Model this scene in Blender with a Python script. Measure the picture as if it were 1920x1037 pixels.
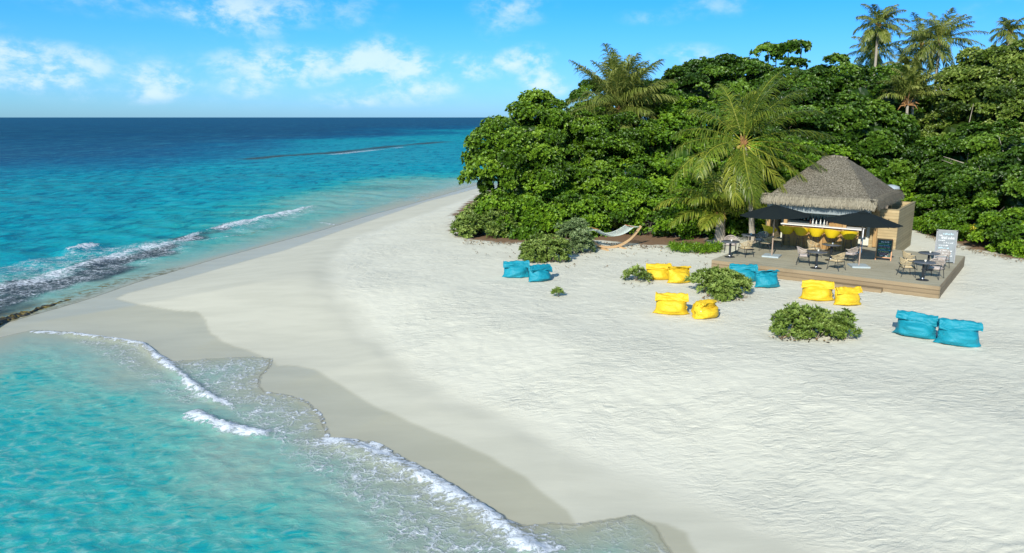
import bpy, math, random
import numpy as np
from mathutils import Vector, Matrix, noise as mnoise
rnd = random.Random(7)
R = math.radians
for o in list(bpy.data.objects): bpy.data.objects.remove(o)
scene = bpy.context.scene
COL = scene.collection

# ------------------------------------------------------------------ camera, sky, sun, exposure
CAM_H = 7.0
PITCH = math.atan(298.5/1400.0)
cam_d = bpy.data.cameras.new('camera'); cam = bpy.data.objects.new('camera', cam_d); COL.objects.link(cam)
cam.location = (0, 0, CAM_H); cam.rotation_euler = (math.pi/2-PITCH, 0, 0)
cam_d.sensor_width = 36; cam_d.lens = 36*1400/1920.0; cam_d.clip_end = 200000; cam_d.clip_start = 0.1
scene.camera = cam
scene.view_settings.view_transform = 'Standard'; scene.view_settings.look = 'None'
scene.view_settings.gamma = 1; scene.view_settings.exposure = 0.55
SUN_AZ, SUN_EL = 24.0, 29.0          # direction the light travels towards (clockwise from +Y), height of the sun
sd = Vector((math.sin(R(SUN_AZ))*math.cos(R(SUN_EL)), math.cos(R(SUN_AZ))*math.cos(R(SUN_EL)), -math.sin(R(SUN_EL))))
sun_l = bpy.data.lights.new('sun', 'SUN'); sun_l.energy = 4.3; sun_l.angle = R(0.5); sun_l.color = (1.0, 0.95, 0.86)
sun = bpy.data.objects.new('sun', sun_l); COL.objects.link(sun); sun.rotation_euler = sd.to_track_quat('-Z', 'Y').to_euler()
sun.location = (0, -30, 40)

SC, CC = math.sin(PITCH), math.cos(PITCH)
def ray(px, py):
    u = (px-960)/1400.0; v = (518.5-py)/1400.0
    return u, CC+v*SC, v*CC-SC
def G(px, py, z=0.0):
    a, b, c = ray(px, py); t = (CAM_H-z)/(-c); return (a*t, b*t)
def P(px, py, Y):
    a, b, c = ray(px, py); t = Y/b; return Vector((a*t, Y, CAM_H+c*t))
def azel(px, py):
    a, b, c = ray(px, py); return math.atan2(a, b), math.atan2(c, math.hypot(a, b))

# ------------------------------------------------------------------ node helpers
class NT:
    def __init__(s, tree): s.t = tree; s.n = tree.nodes; s.l = tree.links
    def new(s, typ, **kw):
        nd = s.n.new(typ)
        for k, v in kw.items(): setattr(nd, k, v)
        return nd
    def put(s, sock, v):
        if isinstance(v, bpy.types.NodeSocket): s.l.new(v, sock)
        elif v is not None:
            if hasattr(sock.default_value, '__len__') and not hasattr(v, '__len__'): v = [v]*len(sock.default_value)
            if hasattr(v, '__len__') and hasattr(sock.default_value, '__len__') and len(sock.default_value) == 4 and len(v) == 3: v = (*v, 1)
            sock.default_value = v
    def m(s, op, a, b=None, c=None, clamp=False):
        nd = s.new('ShaderNodeMath', operation=op, use_clamp=clamp)
        for i, x in enumerate((a, b, c)):
            if x is not None: s.put(nd.inputs[i], x)
        return nd.outputs[0]
    def mix(s, f, a, b, blend='MIX'):
        nd = s.new('ShaderNodeMix', data_type='RGBA', blend_type=blend)
        s.put(nd.inputs[0], f); s.put(nd.inputs[6], a); s.put(nd.inputs[7], b); return nd.outputs[2]
    def noise(s, vec, scale, detail=4, rough=.5, dist=0, out=0):
        nd = s.new('ShaderNodeTexNoise'); s.put(nd.inputs['Vector'], vec); s.put(nd.inputs['Scale'], scale)
        s.put(nd.inputs['Detail'], detail); s.put(nd.inputs['Roughness'], rough); s.put(nd.inputs['Distortion'], dist); return nd.outputs[out]
    def voro(s, vec, scale, feature='F1', out='Distance', rand=1.0):
        nd = s.new('ShaderNodeTexVoronoi', feature=feature); s.put(nd.inputs['Vector'], vec); s.put(nd.inputs['Scale'], scale)
        s.put(nd.inputs['Randomness'], rand); return nd.outputs[out]
    def ramp(s, f, stops, interp='LINEAR'):
        nd = s.new('ShaderNodeValToRGB'); cr = nd.color_ramp; cr.interpolation = interp
        while len(cr.elements) < len(stops): cr.elements.new(0.5)
        for e, (p, c) in zip(cr.elements, stops):
            e.position = p; e.color = (*c, 1) if hasattr(c, '__len__') else (c, c, c, 1)
        s.put(nd.inputs[0], f); return nd.outputs[0]
    def sstep(s, x, a, b):
        nd = s.new('ShaderNodeMapRange', interpolation_type='SMOOTHSTEP'); s.put(nd.inputs[0], x)
        s.put(nd.inputs[1], a); s.put(nd.inputs[2], b); return nd.outputs[0]
    def attr(s, name, out='Fac'):
        nd = s.new('ShaderNodeAttribute', attribute_name=name); return nd.outputs[out]
    def mapping(s, vec, scale=(1, 1, 1), rot=(0, 0, 0), loc=(0, 0, 0)):
        nd = s.new('ShaderNodeMapping'); s.put(nd.inputs[0], vec); nd.inputs[1].default_value = loc
        nd.inputs[2].default_value = rot; nd.inputs[3].default_value = scale; return nd.outputs[0]
    def bump(s, h, strength=.5, dist=.05, normal=None):
        nd = s.new('ShaderNodeBump'); s.put(nd.inputs['Strength'], strength); s.put(nd.inputs['Distance'], dist)
        s.put(nd.inputs['Height'], h)
        if normal is not None: s.put(nd.inputs['Normal'], normal)
        return nd.outputs[0]

def new_mat(name):
    m = bpy.data.materials.new(name); m.use_nodes = True
    nt = NT(m.node_tree); b = nt.n['Principled BSDF']; return m, nt, b
def simple(name, col, rough=.6, metal=0, var=.12, scale=8, bump=0, bscale=60, spec=.5, stretch=(1, 1, 1), sheen=0):
    m, nt, b = new_mat(name)
    tc = nt.new('ShaderNodeTexCoord').outputs['Object']; mp = nt.mapping(tc, scale=stretch)
    n = nt.noise(mp, scale, 5, .6)
    c = nt.mix(n, tuple(max(0, x*(1-var*2)) for x in col), tuple(min(1, x*(1+var*2)) for x in col))
    nt.put(b.inputs['Base Color'], c); b.inputs['Roughness'].default_value = rough; b.inputs['Metallic'].default_value = metal
    b.inputs['Specular IOR Level'].default_value = spec
    if sheen: b.inputs['Sheen Weight'].default_value = sheen
    if bump:
        nt.put(b.inputs['Normal'], nt.bump(nt.noise(mp, bscale, 4, .6), bump, .01))
    return m

# ------------------------------------------------------------------ world: physical sky, tinted clear-day blue, with real cloud bank
w = bpy.data.worlds.new('World'); scene.world = w; w.use_nodes = True
nt = NT(w.node_tree); bg = nt.n['Background']
sky = nt.new('ShaderNodeTexSky', sky_type='NISHITA'); sky.sun_disc = False
sky.sun_elevation = R(SUN_EL); sky.sun_rotation = R(SUN_AZ+180); sky.air_density = 1.0; sky.dust_density = 0.3; sky.ozone_density = 2.0
d = nt.new('ShaderNodeTexCoord').outputs['Generated']
sx = nt.new('ShaderNodeSeparateXYZ'); nt.put(sx.inputs[0], d)
az = nt.m('ARCTAN2', sx.outputs[0], sx.outputs[1])
el = nt.m('ARCSINE', sx.outputs[2])
tint = nt.ramp(nt.m('MULTIPLY', el, 1.0), [(0.0, (.255, .54, 1.18)), (.06, (.21, .54, 1.16)), (.14, (.105, .54, 1.22)), (.35, (.42, .74, 1.05)), (.8, (.8, .95, 1.0))])
skyc = nt.mix(1.0, sky.outputs[0], tint, 'MULTIPLY')
skyc = nt.mix(1.0, skyc, nt.ramp(nt.m('ADD', az, .7), [(.05, (1.22, 1.22, 1.03)), (.95, (1.0, 1.0, 1.0))]), 'MULTIPLY')
cv = nt.new('ShaderNodeCombineXYZ'); nt.put(cv.inputs[0], az); nt.put(cv.inputs[1], nt.m('MULTIPLY', el, 1.7))
n1 = nt.noise(cv.outputs[0], 14, 7, .62, .25); n2 = nt.noise(cv.outputs[0], 34, 6, .6, .2)
CLOUDS = [(455, 25, 105, 42, 1.0), (640, 15, 90, 38, .55), (220, 5, 150, 26, .45), (960, 15, 75, 34, .75), (930, 60, 40, 20, .35),
          (60, 118, 100, 34, .85), (545, 122, 125, 34, .95), (725, 112, 72, 42, 1.15), (870, 125, 95, 24, .75), (990, 108, 52, 26, 1.05),
          (1022, 155, 46, 26, 1.15), (300, 150, 60, 26, .65), (460, 165, 40, 18, .6), (60, 158, 95, 14, .45), (740, 178, 100, 20, .5), (815, 162, 50, 14, .55),
          (240, 182, 80, 12, .4), (640, 190, 60, 14, .4), (1290, 105, 70, 22, .8), (1340, 12, 70, 22, .55), (1220, 32, 60, 16, .45), (1880, 15, 60, 26, .3), (150, 140, 220, 50, .25), (620, 150, 460, 60, .25),
          (-300, 60, 200, 40, .8), (2300, 90, 200, 50, .7)]
tot = None
for (cx, cy, rx, ry, s_) in CLOUDS:
    a0, e0 = azel(cx, cy)
    dx = nt.m('DIVIDE', nt.m('SUBTRACT', az, a0), rx/1400.0*1.25); dy = nt.m('DIVIDE', nt.m('SUBTRACT', el, e0), ry/1400.0*1.25)
    q = nt.m('SUBTRACT', 1.0, nt.m('ADD', nt.m('MULTIPLY', dx, dx), nt.m('MULTIPLY', dy, dy)))
    q = nt.m('MULTIPLY', nt.m('MAXIMUM', q, 0.0), s_)
    tot = q if tot is None else nt.m('ADD', tot, q)
nn = nt.m('ADD', nt.m('MULTIPLY', n1, .7), nt.m('MULTIPLY', n2, .3))
# scattered clouds all round the sky, away from the framed part too
gen = nt.m('MULTIPLY', nt.sstep(el, .2, .4), nt.sstep(nt.noise(d, 3, 6, .6), .5, .75))
cm = nt.m('MULTIPLY', tot, nt.sstep(nn, .36, .62))
cm = nt.m('ADD', nt.m('MULTIPLY', nt.sstep(cm, .0, 1.1), .64), nt.m('MULTIPLY', gen, .25), clamp=True)
cloudc = nt.mix(nt.sstep(nt.m('ADD', n2, nt.m('MULTIPLY', tot, .12)), .35, .75), (4.6, 5.9, 7.9), (6.2, 6.9, 8.3))
SKY_GAIN = .105
nt.put(bg.inputs[0], nt.mix(cm, skyc, cloudc)); bg.inputs[1].default_value = SKY_GAIN

# ------------------------------------------------------------------ mesh helpers
def arr_mesh(name, V, quads, attrs=None, smooth=True):
    V = np.asarray(V, dtype=np.float32); quads = np.asarray(quads, dtype=np.int32); k = quads.shape[1]
    me = bpy.data.meshes.new(name); me.vertices.add(len(V)); me.vertices.foreach_set('co', V.ravel())
    me.loops.add(quads.size); me.loops.foreach_set('vertex_index', quads.ravel())
    me.polygons.add(len(quads)); me.polygons.foreach_set('loop_start', np.arange(0, quads.size, k, dtype=np.int32))
    me.polygons.foreach_set('use_smooth', np.full(len(quads), smooth))
    for an, av in (attrs or {}).items():
        at = me.attributes.new(an, 'FLOAT', 'POINT'); at.data.foreach_set('value', np.asarray(av, dtype=np.float32))
    me.update(calc_edges=True); return me
def link(name, me, m=None, parent=None, loc=None):
    o = bpy.data.objects.new(name, me); COL.objects.link(o)
    if m is not None: me.materials.append(m)
    if parent is not None: o.parent = parent
    if loc is not None: o.location = loc
    return o
def tag(o, label=None, cat=None, group=None, kind=None):
    if label: o['label'] = label
    if cat: o['category'] = cat
    if group: o['group'] = group
    if kind: o['kind'] = kind
    return o
def empty(name, loc=(0, 0, 0), rz=0.0):
    o = bpy.data.objects.new(name, None); COL.objects.link(o); o.location = loc; o.rotation_euler = (0, 0, rz); o.empty_display_size = .1
    return o
class MB:
    def __init__(s): s.v = []; s.f = []; s.sm = []
    def add(s, vs, fs, smooth=False):
        n = len(s.v); s.v += [tuple(v) for v in vs]; s.f += [tuple(i+n for i in f) for f in fs]; s.sm += [smooth]*len(fs); return s
    def box(s, lo, hi, M=None):
        x0, y0, z0 = lo; x1, y1, z1 = hi
        vs = [Vector(p) for p in ((x0, y0, z0), (x1, y0, z0), (x1, y1, z0), (x0, y1, z0), (x0, y0, z1), (x1, y0, z1), (x1, y1, z1), (x0, y1, z1))]
        if M is not None: vs = [M @ v for v in vs]
        return s.add(vs, [(0, 3, 2, 1), (4, 5, 6, 7), (0, 1, 5, 4), (1, 2, 6, 5), (2, 3, 7, 6), (3, 0, 4, 7)])
    def tube(s, pts, r, n=8, cap=True, closed=False):
        pts = [Vector(p) for p in pts]; m = len(pts); rr = r if hasattr(r, '__len__') else [r]*m
        vs = []; up = Vector((0, 0, 1)); a = None
        for i, p in enumerate(pts):
            if closed: t = pts[(i+1) % m]-pts[i-1]
            else: t = pts[min(i+1, m-1)]-pts[max(i-1, 0)]
            t.normalize()
            if a is None: a = t.cross(up if abs(t.z) < .9 else Vector((1, 0, 0))).normalized()
            a = (a-t*a.dot(t)).normalized(); b = t.cross(a)
            for k in range(n):
                an = 2*math.pi*k/n; vs.append(p+(a*math.cos(an)+b*math.sin(an))*rr[i])
        fs = []
        for i in range(m if closed else m-1):
            j = (i+1) % m
            for k in range(n): fs.append((i*n+k, j*n+k, j*n+(k+1) % n, i*n+(k+1) % n))
        s.add(vs, fs, True)
        if cap and not closed:
            s.add(vs[:n], [tuple(range(n))]); s.add(vs[-n:], [tuple(reversed(range(n)))])
        return s
    def lathe(s, prof, n=24, c=(0, 0), smooth=True):
        vs = []; fs = []; m = len(prof)
        for (r, z) in prof:
            for k in range(n):
                a = 2*math.pi*k/n; vs.append((c[0]+r*math.cos(a), c[1]+r*math.sin(a), z))
        for i in range(m-1):
            for k in range(n): fs.append((i*n+k, i*n+(k+1) % n, (i+1)*n+(k+1) % n, (i+1)*n+k))
        return s.add(vs, fs, smooth)
    def build(s, name, mt, parent=None, smooth=None):
        me = bpy.data.meshes.new(name); me.from_pydata(s.v, [], s.f)
        me.polygons.foreach_set('use_smooth', s.sm if smooth is None else [smooth]*len(s.f)); me.update()
        return link(name, me, mt, parent)
def smooth_np(x, a, b):
    t = np.clip((x-a)/(b-a), 0, 1); return t*t*(3-2*t)

# ------------------------------------------------------------------ shore lines (real metres on the beach)
WZ = -0.7
def gl(pts, z): return np.array([G(x, y, z) for x, y in pts])
SEA_EDGE = [(-170, 668), (0, 609), (60, 592), (120, 575), (170, 560), (250, 532), (330, 508), (400, 487), (500, 460), (600, 433), (690, 405), (760, 386), (830, 366), (900, 345)]
LAG_EDGE = [(1420, 1250), (1290, 1075), (1262, 1037), (1230, 985), (1190, 965), (1130, 975), (1080, 983), (1030, 980), (975, 986), (935, 970), (900, 946), (862, 920), (830, 903), (790, 880), (750, 858), (715, 835), (690, 828),
            (640, 824), (617, 822), (610, 800), (600, 775), (575, 752), (540, 740), (500, 735), (486, 722), (490, 705), (505, 690), (510, 672), (470, 668), (400, 672), (322, 677),
            (300, 668), (280, 652), (262, 641), (200, 633), (130, 622), (60, 618), (0, 632), (-170, 700)]
land = np.concatenate([gl(SEA_EDGE, WZ), np.array([(10, 62), (30, 72), (60, 84), (120, 100), (500, 160), (900, 0), (400, -300), (60, -120), (22, -30), (10, 0)]), gl(LAG_EDGE, WZ)])
def poly_dist(X, Y, pts, closed=False):
    D = np.full(X.shape, 1e18); n = len(pts)
    for i in range(n if closed else n-1):
        a = pts[i]; b = pts[(i+1) % n]; dx, dy = b-a; L2 = dx*dx+dy*dy+1e-12
        t = np.clip(((X-a[0])*dx+(Y-a[1])*dy)/L2, 0, 1)
        D = np.minimum(D, (X-a[0]-t*dx)**2+(Y-a[1]-t*dy)**2)
    return np.sqrt(D)
def inside(X, Y, pts):
    c = np.zeros(X.shape, bool); n = len(pts)
    for i in range(n):
        x0, y0 = pts[i]; x1, y1 = pts[(i+1) % n]
        if y0 == y1: continue
        k = ((y0 > Y) != (y1 > Y)) & (X < (x1-x0)*(Y-y0)/(y1-y0)+x0); c ^= k
    return c
def sdist(X, Y, pts): 
    return poly_dist(X, Y, pts, True)*np.where(inside(X, Y, pts), 1, -1)

def polar(rs, an):
    RR, AA = np.meshgrid(rs, an, indexing='ij'); X = RR*np.sin(AA); Y = RR*np.cos(AA); nr, na = RR.shape
    i = np.arange(nr-1)[:, None]*na+np.arange(na-1)[None, :]
    q = np.stack([i, i+1, i+1+na, i+na], -1).reshape(-1, 4)
    return X.ravel(), Y.ravel(), q
def grow(r0, r1, k): 
    n = int(math.log(r1/r0)/math.log(1+k)); return list(r0*(r1/r0)**(np.arange(n)/n))
def vn(X, Y, s, seed):
    """cheap smooth value noise (numpy)"""
    x = X*s; y = Y*s; xi = np.floor(x); yi = np.floor(y); fx = x-xi; fy = y-yi; fx = fx*fx*(3-2*fx); fy = fy*fy*(3-2*fy)
    def h(a, b):
        t = np.sin(a*127.1+b*311.7+seed*74.7)*43758.5453; return t-np.floor(t)
    return (h(xi, yi)*(1-fx)+h(xi+1, yi)*fx)*(1-fy)+(h(xi, yi+1)*(1-fx)+h(xi+1, yi+1)*fx)*fy
fine = np.radians(np.arange(-47, 47.01, .17)); side = [np.radians(a) for a in range(-180, -47, 4)]; side2 = [np.radians(a) for a in range(51, 181, 4)]
ANG = np.array(side+list(fine)+side2)

def land_height(X, Y, dl=None):
    if dl is None: dl = sdist(X, Y, land)
    z = np.where(dl > 0, WZ-.004+(-WZ+.004)*smooth_np(dl, 0, 9.0), WZ-.004+.08*np.maximum(dl, -25))
    return z
# ---- sand
X, Y, Q = polar(grow(2.0, 100, .0062)+grow(100, 60000, .09), ANG)
dl = sdist(X, Y, land)
Zs = land_height(X, Y, dl)
rough_line = np.concatenate([gl([(900, 352), (870, 367), (800, 395), (740, 415), (660, 442), (628, 480), (624, 520), (640, 560), (690, 610), (760, 665), (850, 728), (960, 785), (1080, 840), (1220, 893), (1360, 938), (1500, 985), (1640, 1045), (1800, 1130)], -.25),
                             np.array([(14, 0), (30, -40), (500, -300), (900, 0), (500, 160), (30, 70)])])
dr = sdist(X, Y, rough_line)
drn = dr+(vn(X, Y, .35, 1)-.5)*.7+(vn(X, Y, 1.7, 2)-.5)*.35
rough = smooth_np(drn, -.5, 1.1)
lumps = (vn(X, Y, .5, 3)-.5)*.03+(vn(X, Y*1.6, 3.6, 4)-.5)*.022+(vn(X, Y*1.7, 6.5, 5)-.5)*.022
Zs = Zs+lumps*rough*smooth_np(dl, 2, 5)
Zs -= .035*np.exp(-((drn-.1)/.55)**2)*smooth_np(dl, 1, 3)
WET = [(-170, 655), (0, 600), (130, 566), (209, 563), (240, 548), (330, 527), (440, 497), (540, 470), (640, 432), (700, 412), (800, 377), (900, 352)]
WETL = [(-170, 690), (0, 640), (150, 640), (280, 680), (700, 900), (1000, 1040), (1290, 1250), (1430, 1250), (1330, 1060), (1310, 1030), (1290, 992), (1250, 975), (1190, 962), (1082, 974), (1066, 950), (1030, 925), (985, 890), (900, 843), (800, 800), (700, 757), (625, 710), (590, 690), (560, 682), (522, 680), (510, 670),
        (470, 654), (420, 640), (396, 625), (388, 605), (372, 591), (330, 588), (284, 590), (262, 577), (236, 568), (209, 565)]
wetpoly = np.concatenate([gl(WET, -.62), np.array([(6, 66), (-40, 90), (-60, 60)]), ])
wet_sea = sdist(X, Y, np.concatenate([gl(WET, -.62), np.array([(12, 66), (-10, 120), (-120, 90), (-60, 20)])]))
wet_lag = sdist(X, Y, gl(WETL, -.62))
wet_hi = np.maximum(smooth_np(wet_sea, -.06, .14), smooth_np(wet_lag+(vn(X, Y, 2.0, 9)-.5)*.06, -.04, .1))
wet_hi = np.maximum(wet_hi, smooth_np(-dl, -.05, .05)); wet_hi = np.maximum(wet_hi, smooth_np(sdist(X, Y, gl([(-300, 700), (-300, 560), (60, 540), (215, 556), (262, 577), (330, 588), (372, 591), (388, 605), (300, 700), (0, 700)], -.62)), -.05, .05))
mulch_area = gl([(845, 437), (870, 452), (960, 456), (1060, 452), (1120, 452), (1200, 462), (1250, 462), (1330, 474), (1345, 486), (1345, 440), (1400, 430), (1700, 425), (1740, 440), (1800, 462), (1870, 478), (1920, 491), (2050, 520), (2300, 420), (1500, 300), (900, 350), (850, 400)], 0)
dm = sdist(X, Y, mulch_area)
mulch = smooth_np(dm+(vn(X, Y, 1.3, 6)-.5)*1.0+(vn(X, Y, 4.3, 7)-.5)*.5, -.05, .5)
far_up = smooth_np(np.hypot(X, Y), 70, 110)
me = arr_mesh('sand', np.stack([X, Y, Zs], -1), Q, dict(wet=wet_hi, rough=rough*(1-mulch*.6), mulch=mulch, band=np.exp(-((drn-.5)/.9)**2), inland=smooth_np(dr, 1, 12)))
m, nt, b = new_mat('coral_sand')
gp = nt.new('ShaderNodeNewGeometry').outputs['Position']
wet = nt.attr('wet'); ro = nt.attr('rough'); mu = nt.attr('mulch'); inl = nt.attr('inland')
big = nt.noise(gp, .35, 4, .55); mid = nt.noise(gp, 2.5, 5, .6); gr = nt.noise(gp, 60, 3, .7)
stre = nt.noise(nt.mapping(gp, scale=(.35, 1.3, 1), rot=(0, 0, R(38))), 1.0, 5, .6)
dry = nt.mix(big, (.60, .588, .475), (.68, .662, .54))
dry_s = nt.mix(nt.sstep(stre, .3, .7), (.50, .487, .385), (.56, .543, .43))
dry = nt.mix(nt.m('MAXIMUM', ro, nt.m('MULTIPLY', inl, 1.0)), dry_s, dry)
dry = nt.mix(nt.m('MULTIPLY', nt.attr('band'), .10), dry, (.40, .40, .37))
dry = nt.mix(nt.m('MULTIPLY', nt.sstep(gr, .35, .7), .16), dry, (.42, .41, .37))
wetc = nt.mix(nt.sstep(stre, .3, .7), (.395, .378, .272), (.44, .42, .305))
c = nt.mix(wet, dry, wetc)
mcol = nt.mix(nt.noise(gp, 9, 5, .7), (.10, .055, .03), (.30, .20, .12))
c = nt.mix(mu, c, mcol)
nt.put(b.inputs['Base Color'], c)
nt.put(b.inputs['Roughness'], nt.m('SUBTRACT', .95, nt.m('MULTIPLY', wet, .55)))
nt.put(b.inputs['Specular IOR Level'], nt.m('ADD', .12, nt.m('MULTIPLY', wet, .15)))
# footprints and wind-blown dimples
wv = nt.new('ShaderNodeVectorMath', operation='ADD'); nt.put(wv.inputs[0], gp)
nv = nt.new('ShaderNodeVectorMath', operation='SCALE'); nt.put(nv.inputs[0], nt.noise(gp, 1.6, 3, .5, 0, 1)); nv.inputs[3].default_value = .5
nt.put(wv.inputs[1], nv.outputs[0])
an = nt.mapping(wv.outputs[0], scale=(.85, 2.1, 1.0), rot=(0, 0, R(8)))
v1 = nt.voro(an, 2.8, 'SMOOTH_F1'); v2 = nt.voro(an, 5.0, 'SMOOTH_F1'); nf = nt.noise(an, 11, 6, .75)
h = nt.m('ADD', nt.m('MULTIPLY', v1, .35), nt.m('ADD', nt.m('MULTIPLY', v2, .45), nt.m('MULTIPLY', nf, .6)))
patch = nt.m('ADD', .3, nt.m('MULTIPLY', nt.sstep(nt.noise(gp, .25, 4, .6), .38, .65), .8))
v3 = nt.voro(nt.mapping(wv.outputs[0], scale=(1.0, 1.25, 1.0), rot=(0, 0, R(25))), 1.7); v3n = nt.sstep(nt.noise(gp, .5, 3, .5), .5, .62)
dent = nt.m('MULTIPLY', nt.m('SUBTRACT', 1.0, nt.sstep(v3, .04, .34)), v3n)
h = nt.m('SUBTRACT', nt.m('MULTIPLY', nt.m('MULTIPLY', h, patch), .85), nt.m('MULTIPLY', dent, .22))
h = nt.m('MULTIPLY', h, ro)
h = nt.m('ADD', h, nt.m('MULTIPLY', nt.noise(nt.mapping(gp, scale=(.5, 2, 1), rot=(0, 0, R(38))), 5, 4, .6), .03))
nt.put(b.inputs['Normal'], nt.bump(h, .7, .10))
tag(link('beach_sand', me, m), kind='structure')

# ---- sea and lagoon surface
X, Y, Q = polar(grow(2.0, 130, .0062)+grow(130, 60000, .022), ANG)
dl = sdist(X, Y, land); keep = dl[Q].max(1) < 1.1
Q = Q[keep]
used = np.unique(Q); remap = np.full(len(X), -1); remap[used] = np.arange(len(used)); Q = remap[Q]; X = X[used]; Y = Y[used]; dl = dl[used]
Rr = np.hypot(X, Y); A = np.arctan2(X, Y); dw = -dl
lag = inside(X, Y, np.concatenate([gl([(-170, 684), (-10, 618), (120, 600), (400, 640), (800, 780), (1400, 960), (1500, 1300)], WZ), np.array([(12, -40), (-60, -60), (-80, 0)])]))
# boundary of the deep water by bearing
bp = [(-400, 308), (0, 305), (250, 285), (500, 263), (700, 248), (900, 238), (1200, 231)]
ba = [azel(x, y)[0] for x, y in bp]; br = [math.hypot(*G(x, y, WZ)) for x, y in bp]
rb = np.interp(A, ba, br)
deepness = smooth_np(np.log(Rr/rb)+(vn(X, Y, .02, 21)-.5)*.5+(vn(X, Y, .07, 22)-.5)*.25, -.55, .45)
sea_s = .18*smooth_np(dw, .0, 1.2)+.20*smooth_np(dw, .8, 4.5)+.24*smooth_np(dw, 3.5, 11)
# broad sandy shallows beside the far shore
nf_ = (vn(X, Y, .12, 31)-.5)*5+(vn(X, Y, .35, 32)-.5)*2
sea_s2 = .24*smooth_np(dw+nf_*.1, .0, 3.5)+.38*smooth_np(dw+nf_, 4, 24)
fs = smooth_np(Rr, 45, 75)
sea_c = (sea_s*(1-fs)+sea_s2*fs)*(1-deepness)+deepness*1.0
wob = (vn(X, Y, .6, 11)-.5)*1.4+(vn(X, Y, 1.5, 12)-.5)*.6
lag_c = .06*smooth_np(dw, .0, .5)+.06*smooth_np(dw, .5, 1.2)+.31*smooth_np(dw+wob*.7, .5, 4.6)+.09*smooth_np(dw+wob*.7, 3, 8)
# a paler sandbar on the right part of the lagoon, a teal trough beyond it
lag_c = lag_c-.05*np.exp(-(poly_dist(X, Y, gl([(760, 1037), (640, 960), (720, 1100), (500, 1200)], WZ))/1.1)**2)*1.0
lag_c += .07*np.exp(-(poly_dist(X, Y, gl([(500, 830), (560, 900), (540, 990)], WZ))/.8)**2)
lag_c += .08*np.exp(-(poly_dist(X, Y, gl([(40, 700), (180, 735), (290, 770)], WZ))/.35)**2)
dc = np.where(lag, lag_c, sea_c)
def line(pts, wd, amp, jag=.5, seed=1):
    dd = poly_dist(X, Y, gl(pts, WZ)); wv = wd*(1+jag*(vn(X, Y, 1.3/wd*.35, seed)-.5)*2)
    return amp*np.exp(-(dd/wv)**2)
foam = np.zeros_like(X); ridge = np.zeros_like(X)
SEAF = [([(-150, 600), (0, 545), (60, 530), (120, 512), (180, 492), (240, 474), (300, 462), (360, 447)], .75, 1.0), ([(-60, 520), (0, 502), (70, 488), (140, 478)], .55, .6), ([(0, 527), (100, 500), (180, 480)], 1.3, .45),
        ([(136, 473), (160, 468), (178, 463)], .5, 1.25), ([(352, 446), (366, 438)], .4, 1.0),
        ([(405, 431), (450, 421), (500, 408), (540, 400), (580, 390)], .75, 1.1), ([(440, 427), (520, 410)], 1.2, .35), ([(330, 456), (400, 447), (450, 441)], .25, .75),
        ([(602, 417), (625, 421), (655, 423)], .28, .85), ([(762, 372), (800, 366)], .45, .4), ([(865, 352), (893, 335)], 1.2, .55),
        ([(140, 528), (240, 521)], .25, .5), ([(40, 540), (110, 530)], .25, .35)]
for i, (pl, wd, am) in enumerate(SEAF):
    foam = np.maximum(foam, line(pl, wd, am, .6, 40+i))
for pl, am in (([(-150, 598), (0, 541), (120, 508), (240, 470), (365, 444)], .12), ([(136, 472), (178, 462)], .24), ([(400, 432), (500, 408), (585, 389)], .16)):
    ridge = np.maximum(ridge, am*np.exp(-(poly_dist(X, Y, gl(pl, WZ))/.8)**2))
LAGF = [([(60, 622), (130, 625), (200, 634), (262, 643), (285, 658), (310, 682), (345, 708), (372, 732), (400, 748), (430, 757)], .23, 1.2),
        ([(362, 778), (395, 792), (440, 806), (490, 816)], .25, 1.4), ([(617, 826), (690, 836), (740, 862), (790, 890), (840, 918), (900, 958), (950, 992), (1010, 1035), (1060, 1080)], .38, 1.2),
        ([(617, 822), (610, 800), (600, 775), (575, 755), (540, 742), (500, 737)], .10, .8), ([(486, 722), (490, 705), (505, 690), (512, 672), (470, 669), (400, 673), (322, 678)], .035, .9),
        ([(975, 988), (1030, 981), (1080, 984), (1130, 977), (1190, 966)], .03, .8), ([(1190, 966), (1230, 985), (1262, 1037)], .05, .3), ([(1115, 1000), (1190, 968)], .03, .7), ([(760, 900), (830, 950), (900, 1000), (960, 1045)], .45, .5)]
for i, (pl, wd, am) in enumerate(LAGF):
    foam = np.maximum(foam, line(pl, wd, am, .5, 60+i))
for pl, wd, am in (([(362, 778), (395, 792), (440, 806), (490, 816)], .22, .10), ([(130, 627), (262, 645), (345, 710), (400, 750)], .16, .07), ([(640, 832), (790, 892), (900, 960), (1010, 1037)], .22, .08)):
    ridge = np.maximum(ridge, am*np.exp(-(poly_dist(X, Y, gl(pl, WZ))/wd)**2))
lace = np.zeros_like(X)
for pg, am, sf in (([(322, 680), (400, 674), (470, 670), (510, 674), (490, 705), (490, 733), (540, 742), (598, 775), (617, 823), (560, 840), (480, 815), (420, 760), (360, 715)], .85, .15),
                   ([(540, 800), (617, 823), (690, 832), (790, 885), (900, 955), (1010, 1040), (1050, 1100), (780, 1080), (680, 980), (600, 900), (520, 850)], .80, .6),
                   ([(120, 632), (260, 645), (300, 690), (400, 755), (340, 760), (230, 690)], .6, .35),
                   ([(980, 990), (1190, 970), (1262, 1037), (1300, 1100), (1050, 1100)], .22, .1),
                   ([(-100, 560), (0, 500), (150, 470), (300, 450), (375, 440), (360, 470), (200, 520), (80, 560), (-100, 610)], .72, 1.0),
                   ([(380, 440), (590, 384), (600, 395), (480, 436)], .4, .7), ([(700, 385), (890, 325), (900, 345), (800, 375)], .25, 1.0)):
    lace = np.maximum(lace, am*smooth_np(sdist(X, Y, gl(pg, WZ)), -sf*.3, sf))
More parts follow.
